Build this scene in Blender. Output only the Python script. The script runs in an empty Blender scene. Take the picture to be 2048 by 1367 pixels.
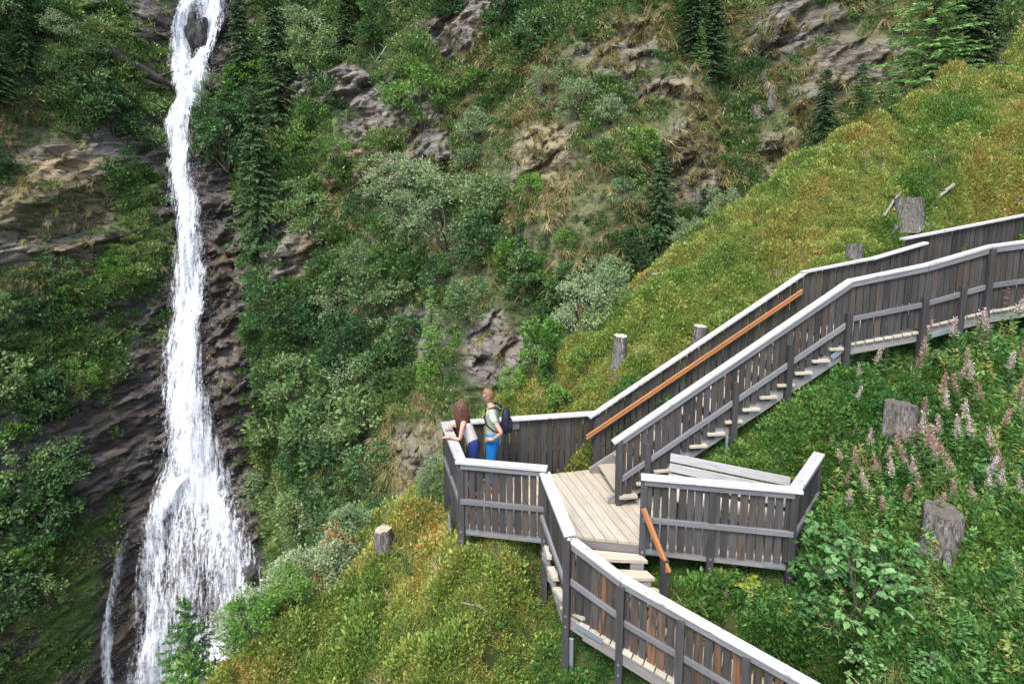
import bpy, bmesh, math, random
import numpy as np
from mathutils import Vector, Matrix
R = math.radians
scene = bpy.context.scene
COL = scene.collection
# ---------------------------------------------------------------- camera
cam_d = bpy.data.cameras.new('camera'); cam = bpy.data.objects.new('camera', cam_d); COL.objects.link(cam)
cam.location = (0, 0, 5.2); cam.rotation_euler = (R(90 - 8), 0, 0)
cam_d.sensor_width = 36; cam_d.lens = 36 * 1200 / 2048
cam_d.shift_y = -(683.5 - 560) / 2048
cam_d.clip_start = 0.1; cam_d.clip_end = 500
scene.camera = cam
# ---------------------------------------------------------------- sky, sun, exposure
SUN_EL, SUN_AZ = 58, 205           # degrees; azimuth clockwise from +Y: the light comes from behind the viewer's left
world = bpy.data.worlds.new('World'); scene.world = world; world.use_nodes = True
nt = world.node_tree; nt.nodes.clear()
wo = nt.nodes.new('ShaderNodeOutputWorld'); bg = nt.nodes.new('ShaderNodeBackground'); sk = nt.nodes.new('ShaderNodeTexSky')
sk.sky_type = 'NISHITA'; sk.sun_disc = False; sk.sun_elevation = R(SUN_EL); sk.sun_rotation = R(SUN_AZ)
sk.air_density = 1.0; sk.dust_density = 6.0; sk.ozone_density = 0.3; sk.altitude = 1500
bg.inputs['Strength'].default_value = 0.125
nt.links.new(sk.outputs[0], bg.inputs[0]); nt.links.new(bg.outputs[0], wo.inputs[0])
sun_d = bpy.data.lights.new('sun', 'SUN'); sun = bpy.data.objects.new('sun', sun_d); COL.objects.link(sun)
sun_d.energy = 1.35; sun_d.angle = R(26); sun_d.color = (1.0, 0.96, 0.9)
_az, _el = R(SUN_AZ), R(SUN_EL)
sdir = Vector((math.sin(_az) * math.cos(_el), math.cos(_az) * math.cos(_el), math.sin(_el)))
sun.rotation_euler = sdir.to_track_quat('Z', 'Y').to_euler(); sun.location = (0, 0, 40)
vs = scene.view_settings
vs.view_transform = 'Standard'; vs.look = 'None'; vs.gamma = 1; vs.use_curve_mapping = False
vs.exposure = 2.12
scene.render.engine = 'CYCLES'
scene.cycles.max_bounces = 6; scene.cycles.diffuse_bounces = 3; scene.cycles.transparent_max_bounces = 24
# ---------------------------------------------------------------- helpers
def tag(o, label=None, cat=None, group=None, kind=None):
    if label: o['label'] = label
    if cat: o['category'] = cat
    if group: o['group'] = group
    if kind: o['kind'] = kind
    return o
def empty(name, loc=(0, 0, 0), parent=None):
    o = bpy.data.objects.new(name, None); COL.objects.link(o); o.location = loc; o.empty_display_size = .2
    if parent: o.parent = parent
    return o
def link(name, me, parent=None, loc=None, rot=None, scl=None):
    o = bpy.data.objects.new(name, me); COL.objects.link(o)
    if parent is not None: o.parent = parent
    if loc is not None: o.location = loc
    if rot is not None: o.rotation_euler = rot
    if scl is not None: o.scale = scl
    return o
def pymesh(name, v, f, mat=None, smooth_=False):
    me = bpy.data.meshes.new(name)
    v = np.asarray(v, dtype=np.float32)
    if isinstance(f, np.ndarray):
        n, k = f.shape
        me.vertices.add(len(v)); me.vertices.foreach_set('co', v.ravel())
        me.loops.add(n * k); me.loops.foreach_set('vertex_index', f.astype(np.int32).ravel())
        me.polygons.add(n); me.polygons.foreach_set('loop_start', np.arange(0, n * k, k, dtype=np.int32))
        try: me.polygons.foreach_set('loop_total', np.full(n, k, dtype=np.int32))
        except Exception: pass
        me.update(calc_edges=True)
    else:
        me.from_pydata([tuple(map(float, p)) for p in v], [], [list(map(int, q)) for q in f]); me.update()
    if smooth_: me.polygons.foreach_set('use_smooth', np.ones(len(me.polygons), dtype=bool))
    if mat: me.materials.append(mat)
    return me
def bm_mesh(name, bm, mat=None, smooth_=False):
    me = bpy.data.meshes.new(name); bmesh.ops.recalc_face_normals(bm, faces=bm.faces); bm.to_mesh(me); bm.free()
    if smooth_: me.polygons.foreach_set('use_smooth', np.ones(len(me.polygons), dtype=bool))
    if mat: me.materials.append(mat)
    return me
def frame(A, B, up=(0, 0, 1)):
    A, B = Vector(A), Vector(B); x = (B - A).normalized(); u = Vector(up)
    y = u.cross(x).normalized(); z = x.cross(y)
    M = Matrix((x, y, z)).transposed().to_4x4(); M.translation = A
    return M, (B - A).length
def boxmesh(name, x0, x1, y0, y1, z0, z1, mat=None, bevel=0.0):
    bm = bmesh.new(); bmesh.ops.create_cube(bm, size=1)
    for v in bm.verts:
        v.co = Vector((x0 + (v.co.x + .5) * (x1 - x0), y0 + (v.co.y + .5) * (y1 - y0), z0 + (v.co.z + .5) * (z1 - z0)))
    if bevel: bmesh.ops.bevel(bm, geom=list(bm.edges), offset=bevel, segments=1, affect='EDGES')
    return bm_mesh(name, bm, mat)
def board(name, A, B, w, t, mat, parent, up=(0, 0, 1), bevel=.004, off=0.0):
    """a plank from A to B (middle of its TOP face), w wide across, t thick"""
    M, L = frame(A, B, up)
    o = link(name, boxmesh(name, 0, L, -w / 2 + off, w / 2 + off, -t, 0, mat, bevel), parent)
    o.matrix_basis = M
    return o
def tube(path, radii, n=6, cap=True):
    """vertices and faces of a tapered tube along a path"""
    P = [Vector(p) for p in path]; v = []; f = []
    for i, p in enumerate(P):
        d = (P[min(i + 1, len(P) - 1)] - P[max(i - 1, 0)]).normalized()
        a = Vector((0, 0, 1)) if abs(d.z) < .9 else Vector((1, 0, 0))
        e1 = d.cross(a).normalized(); e2 = d.cross(e1)
        for k in range(n):
            t = 2 * math.pi * k / n
            v.append(p + (e1 * math.cos(t) + e2 * math.sin(t)) * radii[i])
    for i in range(len(P) - 1):
        for k in range(n):
            a, b = i * n + k, i * n + (k + 1) % n
            f.append((a, b, b + n, a + n))
    if cap:
        f.append(tuple(range(n - 1, -1, -1))); f.append(tuple((len(P) - 1) * n + k for k in range(n)))
    return v, f
def join_vf(parts):
    V, Fc = [], []
    for v, f in parts:
        o = len(V); V += list(v); Fc += [tuple(i + o for i in q) for q in f]
    return V, Fc
# ---------------------------------------------------------------- materials
class NT:
    def __init__(s, name):
        s.m = bpy.data.materials.new(name); s.m.use_nodes = True; s.t = s.m.node_tree; s.t.nodes.clear()
        s.out = s.n('ShaderNodeOutputMaterial')
    def n(s, kind, **kw):
        o = s.t.nodes.new(kind)
        for k, v in kw.items():
            if k in o.inputs.keys(): o.inputs[k].default_value = v
            else: setattr(o, k, v)
        return o
    def l(s, a, b): s.t.links.new(a, b)
    def noise(s, vec, scale, detail=3, rough=.55, dist=0.0):
        o = s.n('ShaderNodeTexNoise'); o.inputs['Scale'].default_value = scale; o.inputs['Detail'].default_value = detail
        o.inputs['Roughness'].default_value = rough; o.inputs['Distortion'].default_value = dist
        if vec is not None: s.l(vec, o.inputs['Vector'])
        return o
    def ramp(s, fac, stops, mode='LINEAR'):
        o = s.n('ShaderNodeValToRGB'); cr = o.color_ramp; cr.interpolation = mode
        while len(cr.elements) < len(stops): cr.elements.new(.5)
        for e, (p, c) in zip(cr.elements, stops):
            e.position = p; e.color = (*c, 1) if len(c) == 3 else c
        s.l(fac, o.inputs['Fac']); return o
    def mix(s, fac, a, b, blend='MIX'):
        o = s.n('ShaderNodeMix'); o.data_type = 'RGBA'; o.blend_type = blend
        for sock, val in ((o.inputs[0], fac), (o.inputs[6], a), (o.inputs[7], b)):
            if hasattr(val, 'is_linked'): s.l(val, sock)
            elif isinstance(val, (int, float)): sock.default_value = val
            else: sock.default_value = (*val, 1)
        return o.outputs[2]
    def math(s, op, a, b=0.0, clamp=False):
        o = s.n('ShaderNodeMath'); o.operation = op; o.use_clamp = clamp
        for sock, val in ((o.inputs[0], a), (o.inputs[1], b)):
            if hasattr(val, 'is_linked'): s.l(val, sock)
            else: sock.default_value = val
        return o.outputs[0]
    def mapping(s, vec, scale=(1, 1, 1), loc=None):
        o = s.n('ShaderNodeMapping'); o.inputs['Scale'].default_value = scale; s.l(vec, o.inputs['Vector'])
        if loc is not None: s.l(loc, o.inputs['Location'])
        return o.outputs[0]
    def bump(s, h, strength=.4, dist=.02):
        o = s.n('ShaderNodeBump'); o.inputs['Strength'].default_value = strength; o.inputs['Distance'].default_value = dist
        s.l(h, o.inputs['Height']); return o.outputs[0]
    def principled(s, color, rough=.7, normal=None, spec=.4, metal=0.0):
        o = s.n('ShaderNodeBsdfPrincipled')
        for sock, val in ((o.inputs['Base Color'], color), (o.inputs['Roughness'], rough)):
            if hasattr(val, 'is_linked'): s.l(val, sock)
            elif isinstance(val, (int, float)): sock.default_value = val
            else: sock.default_value = (*val, 1)
        o.inputs['Specular IOR Level'].default_value = spec; o.inputs['Metallic'].default_value = metal
        if normal is not None: s.l(normal, o.inputs['Normal'])
        return o.outputs[0]
    def done(s, sh): s.l(sh, s.out.inputs['Surface']); return s.m
def objvec(t):
    tc = t.n('ShaderNodeTexCoord'); oi = t.n('ShaderNodeObjectInfo')
    comb = t.n('ShaderNodeCombineXYZ')
    for k in range(3): t.l(t.math('MULTIPLY', oi.outputs['Random'], 37.0 + 13 * k), comb.inputs[k])
    return tc.outputs['Object'], comb.outputs[0], oi.outputs['Random']
def wood(name, axis, dark, light, stain=None, stain_amt=0.0, knots=0.3, grain_c=.35, rough=.75, ksize=.16, kdens=12):
    t = NT(name); vec, off, rnd = objvec(t)
    sc = [55, 55, 55]; sc[axis] = 3.0
    g = t.noise(t.mapping(vec, sc, off), 1.0, 4, .6, .6)
    sl = [9, 9, 9]; sl[axis] = 1.2
    big = t.noise(t.mapping(vec, sl, off), 1.0, 3, .6)
    base = t.mix(t.math('ADD', t.math('MULTIPLY', big.outputs[0], .6), t.math('MULTIPLY', rnd, .5)), dark, light)
    gr = t.ramp(g.outputs[0], [(.3, (1 - grain_c,) * 3), (.62, (1.05, 1.05, 1.05))])
    c = t.mix(1.0, base, gr.outputs[0], 'MULTIPLY')
    if stain:
        ss = [16, 16, 16]; ss[axis] = 1.1
        sn = t.noise(t.mapping(vec, ss, off), 1.0, 3, .6, 1.0)
        rr = t.math('FRACT', t.math('MULTIPLY', rnd, 7.31))
        k = t.math('MULTIPLY', t.ramp(sn.outputs[0], [(.42, (0, 0, 0)), (.68, (1, 1, 1))]).outputs[0],
                   t.ramp(rr, [(.45, (0, 0, 0)), (1.0, (stain_amt,) * 3)]).outputs[0])
        c = t.mix(k, c, stain)
    kn = t.n('ShaderNodeTexVoronoi'); kn.inputs['Scale'].default_value = 1.0
    ks = [kdens] * 3; ks[axis] = kdens * .27
    t.l(t.mapping(vec, ks, off), kn.inputs['Vector'])
    kk = t.ramp(kn.outputs['Distance'], [(ksize * .4, (knots,) * 3), (ksize, (0, 0, 0))])
    c = t.mix(kk.outputs[0], c, (dark[0] * .4, dark[1] * .35, dark[2] * .3))
    return t.done(t.principled(c, rough, t.bump(g.outputs[0], .35, .004), .25))
M = {}
M['cap'] = wood('weathered_cap_wood', 0, (.25, .24, .225), (.50, .488, .468), None, 0, .8, .3, .75, .2, 14)
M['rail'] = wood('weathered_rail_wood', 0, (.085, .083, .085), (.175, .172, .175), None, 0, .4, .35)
M['deck'] = wood('deck_wood', 0, (.26, .225, .17), (.43, .385, .30), None, 0, .3, .28)
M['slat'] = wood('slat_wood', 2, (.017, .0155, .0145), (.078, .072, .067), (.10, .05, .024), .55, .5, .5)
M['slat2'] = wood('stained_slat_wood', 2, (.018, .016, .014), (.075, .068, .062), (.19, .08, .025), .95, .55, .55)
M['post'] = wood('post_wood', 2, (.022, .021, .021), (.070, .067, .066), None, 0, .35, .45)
M['beam'] = wood('beam_wood', 0, (.12, .108, .10), (.26, .245, .23), None, 0, .35, .35)
M['oiled'] = wood('oiled_handrail_wood', 0, (.22, .085, .028), (.38, .17, .06), None, 0, .3, .3, .5)
M['bench'] = wood('bench_wood', 0, (.20, .19, .185), (.33, .32, .31), None, 0, .3, .3)
def plain(name, c, rough=.6, metal=0.0, spec=.4, bump_scale=0, var=.0):
    t = NT(name); tc = t.n('ShaderNodeTexCoord')
    n = t.noise(tc.outputs['Object'], bump_scale or 20, 3)
    col = t.mix(t.math('MULTIPLY', n.outputs[0], var), c, tuple(x * .45 for x in c)) if var else c
    return t.done(t.principled(col, rough, t.bump(n.outputs[0], .25, .01) if bump_scale else None, spec, metal))
M['zinc'] = plain('galvanised_steel', (.42, .47, .52), .45, .75, .5, 40, .5)
M['bolt'] = plain('bolt_steel', (.55, .57, .6), .35, .9)
# ---------------------------------------------------------------- terrain functions
def _perm(seed):
    return np.random.RandomState(seed).permutation(512)
_G = {}
def perlin(x, y, seed=0):
    if seed not in _G:
        p = _perm(seed); a = np.random.RandomState(seed + 99).rand(512) * 2 * np.pi
        _G[seed] = (p, np.cos(a), np.sin(a))
    p, gx, gy = _G[seed]
    x = np.asarray(x, float); y = np.asarray(y, float)
    xi = np.floor(x).astype(int); yi = np.floor(y).astype(int)
    xf = x - xi; yf = y - yi
    u = xf * xf * xf * (xf * (xf * 6 - 15) + 10); v = yf * yf * yf * (yf * (yf * 6 - 15) + 10)
    def g(ix, iy, fx, fy):
        h = p[(p[ix & 511] + iy) & 511]
        return gx[h] * fx + gy[h] * fy
    a = g(xi, yi, xf, yf); b = g(xi + 1, yi, xf - 1, yf)
    c = g(xi, yi + 1, xf, yf - 1); d = g(xi + 1, yi + 1, xf - 1, yf - 1)
    return (a + u * (b - a) + v * ((c + u * (d - c)) - (a + u * (b - a)))) * 1.5
def fbm(x, y, octaves=4, seed=0, gain=0.5):
    s = 0; a = 1.0
    for k in range(octaves):
        s = s + a * perlin(x * 2 ** k + 17.3 * k, y * 2 ** k - 9.1 * k, seed + k); a *= gain
    return s
def ridged(x, y, octaves=4, seed=0):
    s = 0; a = 1.0
    for k in range(octaves):
        s = s + a * (1 - 2 * np.abs(perlin(x * 2 ** k + 5.7 * k, y * 2 ** k + 3.3 * k, seed + k))); a *= 0.5
    return s
def smooth(a, b, x):
    t = np.clip((x - a) / (b - a), 0, 1)
    return t * t * (3 - 2 * t)
def facets(x, y, seed=0):
    """broken rock: every Voronoi cell is its own tilted, offset plane"""
    rs = np.random.RandomState(seed); T = rs.rand(64, 64, 5); xi = np.floor(x).astype(int); yi = np.floor(y).astype(int)
    best = np.full(np.shape(x), 1e9); h = np.zeros(np.shape(x))
    for a in (-1, 0, 1):
        for b in (-1, 0, 1):
            c = T[(xi + a) & 63, (yi + b) & 63]; dx = x - (xi + a + c[..., 0]); dy = y - (yi + b + c[..., 1]); d = dx * dx + dy * dy
            m = d < best; best = np.where(m, d, best); h = np.where(m, c[..., 2] - .5 + 1.1 * (c[..., 3] - .5) * dx + 1.1 * (c[..., 4] - .5) * dy, h)
    return h
# the near hillside: a plane that rises to the right and away, bent through surveyed spots
SPOTS = np.array([
 (-.75, 8.96, -.6), (.8, 7.9, -1.5), (-2.4, 10.2, -1.1), (-4.1, 8, -2.0), (-1.58, 7.58, -1.65), (-2.9, 7.6, -2.0), (-1.2, 10.3, -.75),
 (.9, 11.15, -.15), (2.0, 11.7, 1.0), (2.2, 12.3, 1.8), (3.8, 11.6, 1.7), (5.55, 11.7, 2.5), (8, 12.0, 3.35), (10.5, 13, 4.1), (0.2, 12.2, .9),
 (3.5, 9.75, .75), (4.2, 9.35, .35), (5.0, 9.3, .15), (5.9, 7.6, .25), (5.7, 6.0, -.25), (4.3, 7.0, -.55), (2.85, 8.3, -.6), (3.95, 8.0, -.5),
 (2.2, 8.25, -.8), (1.5, 7.3, -1.9), (2.9, 6.6, -2.0), (3.3, 7.6, -.8), (4.67, 10, 1.55), (5.3, 10.1, 1.9), (7, 10.2, 2.25), (7.7, 10.3, 2.4), (9.5, 10.4, 2.8),
 (7.5, 8.6, 1.4), (3.2, 13.9, 3.2), (4.9, 14.5, 4.45), (6.7, 15, 5.7), (8.6, 15.7, 6.75), (11.4, 16.6, 8.0), (14, 17.4, 8.75), (2.1, 13.4, 2.45), (7, 13, 4.0), (10, 14.5, 6.2),
 (-1.5, 6, -2.8), (1, 5.5, -3.4), (4.5, 5, -1.9), (8, 6, .6)])
RIDGE = np.array([(-7.5, 6.6), (-4.3, 8.2), (-3.4, 9.5), (-2.6, 10.7), (-1.5, 11.2), (-.5, 12.3), (.5, 12.9), (2.1, 13.6), (3.2, 14.1), (4.9, 14.7), (6.7, 15.2), (8.6, 15.9), (11.4, 16.9), (14, 17.8), (20, 19.6)])
def _plane(x, y): return -.55 + .6 * x + .47 * (y - 11)
_RES = SPOTS[:, 2] - _plane(SPOTS[:, 0], SPOTS[:, 1])
def ridge_distance(x, y):
    x = np.asarray(x, float); y = np.asarray(y, float)
    best = np.full(x.shape, 1e9); sg = np.zeros(x.shape)
    for (ax, ay), (bx, by) in zip(RIDGE[:-1], RIDGE[1:]):
        dx, dy = bx - ax, by - ay; L = dx * dx + dy * dy
        t = np.clip(((x - ax) * dx + (y - ay) * dy) / L, 0, 1)
        d = np.hypot(x - ax - t * dx, y - ay - t * dy)
        s = np.sign((y - ay) * dx - (x - ax) * dy)
        m = d < best
        best = np.where(m, d, best); sg = np.where(m, s, sg)
    return best * sg
def hill(x, y):
    x = np.asarray(x, float); y = np.asarray(y, float)
    w = np.zeros(x.shape); r = np.zeros(x.shape)
    for (sx, sy, _), q in zip(SPOTS, _RES):
        k = 1 / ((x - sx) ** 2 + (y - sy) ** 2 + .12) ** 2
        w += k; r += k * q
    w0 = 0.004
    z = _plane(x, y) + r / (w + w0)
    d = ridge_distance(x, y)
    d = np.maximum(d + .25, 0)
    return z - np.where(d < .6, d * d * 1.1, 1.32 * d - .396)
# the far gorge wall: distance as a function of (x, z)
def wall(x, z):
    x = np.asarray(x, float); z = np.asarray(z, float)
    right = 31 - .5 * x + .55 * z
    left = 41 + .95 * (x + 25.5) + .42 * z
    fall = 42.2 + .25 * z
    t = smooth(-25.0, -21.0, x)
    m = left * (1 - t) + right * t
    g = np.exp(-((x + 22.0 - .02 * z) / 2.6) ** 2)
    lower = 1 - smooth(-14, -2, z)
    g = np.maximum(g, lower * np.exp(-((x + 19.6) / 6.0) ** 6))
    m = m * (1 - g) + np.maximum(fall, m - 2.0) * g
    rib = 3.2 * np.exp(-((x - (2.0 + .25 * z)) / 4.0) ** 2) * (1 - smooth(6, 14, z))
    return m - rib
# ---------------------------------------------------------------- surveyed places on the gorge wall (x, z, half width, half height)
ROCK = [(-25.63, -6.89, 3.64, 5.63), (-27.71, 3.91, 4.37, 4.37), (-25.7, 7.39, 2.88, 3.96), (-29.41, 3.33, 3.86, 2.9), (-8.12, 11.01, 3.33, 1.83), (-9.21, 7.17, 3.08, 2.43), (-5.73, 7.71, 1.87, 1.87), (-11.33, 12.17, 2.1, 1.75), (5.75, 12.71, 2.1, 1.4), (7.45, 10.52, 1.43, 1.04), (14.11, 13.5, 2.37, 1.12), (15.68, 11.29, 1.41, 1.53), (12.47, 6.61, 0.81, 1.05), (1.61, 7.59, 1.58, 1.45), (-0.94, -1.72, 1.82, 1.57), (-3.46, -7.16, 2.65, 1.68), (-4.77, -1.56, 1.37, 1.65), (-3.09, 15.98, 2.96, 1.64), (-13.03, 2.05, 1.61, 1.61), (-27.05, -19.42, 0.87, 0.87), (-25.13, -19.83, 1.76, 3.53), (-26.65, -11.14, 2.81, 2.81), (-15.06, 2.29, 1.66, 1.99), (8.42, 6.68, 1.46, 1.95), (-13.8, 12.01, 2.16, 1.44), (-27.0, 17.44, 2.24, 2.24), (-29.68, 7.19, 4.27, 1.31), (-29.45, -3.53, 2.75, 1.22)]
WET = [(-23.4, 16.56, 2.95, 6.3), (-21.46, 7.4, 2.17, 4.7), (-24.8, 3.12, 3.22, 5.0), (-20.3, -1.98, 3.13, 6.26), (-24.77, -5.26, 4.11, 4.11), (-21.33, -10.32, 5.47, 6.15), (-25.08, -11.55, 2.99, 4.66), (-21.07, -18.49, 6.08, 6.75), (-23.87, -22.83, 4.62, 6.59), (-18.4, -24.68, 4.32, 5.31), (-17.44, -11.89, 1.02, 7.47), (-25.77, -3.11, 3.37, 3.71), (-25.82, -7.72, 2.78, 3.93), (-25.73, -12.94, 2.25, 4.19), (-25.58, -17.93, 2.53, 4.43), (-25.23, -23.03, 3.14, 4.39), (-25.42, 2.12, 2.11, 3.86), (-17.82, -2.87, 1.47, 3.6), (-16.9, -7.97, 1.14, 3.91), (-19.58, 3.83, 1.07, 2.5)]
TAN = [(-9.58, 7.18, 2.61, 1.79), (-12.07, 5.9, 1.99, 1.33), (1.75, 7.85, 1.45, 1.59), (2.61, 5.96, 0.98, 0.98), (-27.82, 4.91, 3.04, 1.69), (-26.81, 1.23, 2.03, 2.03), (-13.03, 2.05, 1.29, 1.45), (7.96, 10.64, 1.04, 0.78), (-29.25, 6.88, 2.32, 0.99)]
STRAW = [(11.62, 9.1, 5.61, 2.68), (3.92, 12.95, 3.75, 1.73), (10.41, 13.05, 2.37, 2.1), (12.47, 6.61, 2.79, 2.09), (-0.71, 9.93, 3.85, 2.07), (-0.67, 6.9, 3.08, 1.68), (3.68, 4.53, 3.54, 2.6), (8.07, 7.93, 3.96, 2.97), (1.36, 3.06, 3.16, 2.19), (-3.87, -5.7, 2.26, 1.51), (-2.33, 12.72, 3.46, 1.89), (-4.17, 3.52, 2.32, 1.16), (7.69, 14.34, 3.07, 1.67), (17.07, 12.91, 2.35, 1.41), (-10.42, 4.92, 2.57, 1.29), (-31.17, 10.05, 2.91, 1.94), (-29.89, 4.29, 3.52, 1.28), (-29.36, -0.05, 2.51, 1.57), (-2.87, -7.85, 1.39, 1.16), (-5.81, -7.09, 1.56, 1.56)]
MOSS = [(-26.05, 0.83, 1.89, 2.57), (-28.39, 15.52, 3.22, 1.61), (-25.75, 12.6, 2.23, 1.86), (-29.44, 17.13, 2.82, 1.41), (-26.7, -17.7, 1.04, 3.27), (-27.18, -21.0, 1.42, 1.14), (-16.27, -12.92, 0.75, 4.42), (-15.53, -14.97, 1.0, 2.01), (-26.72, -5.03, 1.62, 1.95), (-28.75, -4.26, 1.86, 1.55), (-26.14, 4.9, 1.05, 2.46), (-7.88, 8.44, 1.29, 0.48), (-10.24, 6.54, 1.63, 0.65), (-28.26, -1.4, 1.28, 1.92), (-13.51, 10.12, 1.76, 1.06), (-12.42, 8.29, 1.71, 1.36)]
FALLS = [
 ('upper_right_stream', 2, 0.4, [(-22.99, 22.86, 2.27, 0.1), (-23.05, 20.1, 2.11, 0.15), (-23.19, 17.44, 1.99, 0.1), (-23.23, 14.9, 1.87, 0.05), (-23.29, 13.05, 1.77, 0.1), (-23.42, 12.33, 1.38, 0.2), (-23.64, 11.4, 1.67, 0.1)]),
 ('upper_left_stream', 2, 0.4, [(-24.02, 22.53, 1.62, 0.2), (-24.16, 20.26, 1.44, 0.1), (-24.65, 18.38, 1.17, 0.1), (-24.85, 16.26, 1.38, 0.2), (-24.58, 14.3, 1.9, 0.1), (-24.07, 12.98, 1.68, 0.1), (-23.61, 12.31, 1.3, 0.2), (-23.77, 11.4, 1.51, 0.1)]),
 ('main_fall', 3, 0.55, [(-23.48, 12.93, 1.15, 0.3), (-23.59, 11.96, 1.45, 0.2), (-23.92, 11.23, 1.89, 0.1), (-23.87, 9.99, 2.17, 0.05), (-23.61, 8.56, 2.0, 0.05), (-23.29, 7.07, 1.76, 0.1), (-22.45, 5.25, 1.73, 0.15), (-22.07, 3.13, 1.79, 0.15), (-21.96, 1.03, 2.13, 0.1), (-21.89, -1.4, 2.82, 0.1), (-21.82, -3.78, 3.3, 0.1), (-21.67, -6.14, 3.62, 0.05), (-21.32, -8.72, 3.85, 0.05), (-20.87, -10.86, 4.13, 0.1), (-20.78, -13.03, 4.72, 0.1), (-20.38, -15.0, 4.77, -0.1)]),
 ('thin_veil', 1, 0.8, [(-23.81, 10.85, 2.64, -0.35), (-23.29, 7.07, 2.42, -0.3), (-22.15, 3.13, 2.36, -0.3), (-21.94, -0.02, 3.05, -0.25), (-21.84, -3.45, 3.93, -0.25), (-21.56, -7.45, 4.37, -0.25), (-20.83, -10.49, 4.73, -0.25), (-20.86, -13.38, 5.98, -0.3), (-20.75, -15.64, 6.8, -0.35), (-20.6, -18.49, 7.6, -0.45), (-20.49, -21.62, 8.04, -0.5), (-20.72, -24.68, 7.31, -0.4), (-20.9, -27.4, 6.59, -0.3)]),
 ('left_branch', 2, 0.4, [(-21.32, -12.52, 2.05, 0.2), (-22.22, -13.88, 2.56, 0.0), (-22.83, -15.61, 2.38, -0.12), (-23.07, -17.8, 2.29, -0.12), (-22.94, -20.0, 2.55, -0.12), (-22.72, -21.89, 2.81, -0.12), (-22.79, -23.71, 2.66, -0.12), (-23.02, -25.46, 2.64, -0.05), (-23.08, -27.54, 2.62, -0.1)]),
 ('right_branch', 3, 0.5, [(-20.46, -12.68, 2.73, 0.5), (-19.94, -14.37, 3.24, 0.2), (-18.62, -16.29, 4.42, -0.1), (-17.77, -18.17, 5.24, -0.2), (-17.2, -20.04, 5.71, -0.2), (-17.25, -21.91, 5.68, -0.1), (-18.05, -23.61, 5.16, 0.15), (-19.37, -25.29, 4.31, 0.6), (-20.08, -27.4, 3.96, 0.5)]),
 ('middle_strand', 1, 0.25, [(-21.17, -13.38, 2.05, -0.3), (-21.25, -15.33, 2.72, -0.25), (-21.21, -17.24, 3.39, -0.4), (-21.08, -19.43, 3.7, -0.45), (-21.06, -21.62, 3.68, -0.45), (-21.23, -24.37, 3.32, -0.4), (-21.41, -27.09, 2.97, -0.3)]),
 ('thin_trickle', 1, 0.2, [(-24.3, -15.69, 0.2, -0.5), (-24.79, -16.79, 0.3, -0.1), (-24.9, -17.89, 0.42, 0.1), (-24.97, -18.43, 0.23, -0.3), (-25.0, -19.7, 0.26, -0.1), (-25.01, -21.55, 0.48, 0.1), (-24.87, -23.25, 0.32, 0.0), (-24.67, -26.01, 0.45, 0.0)]),
]
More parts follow.
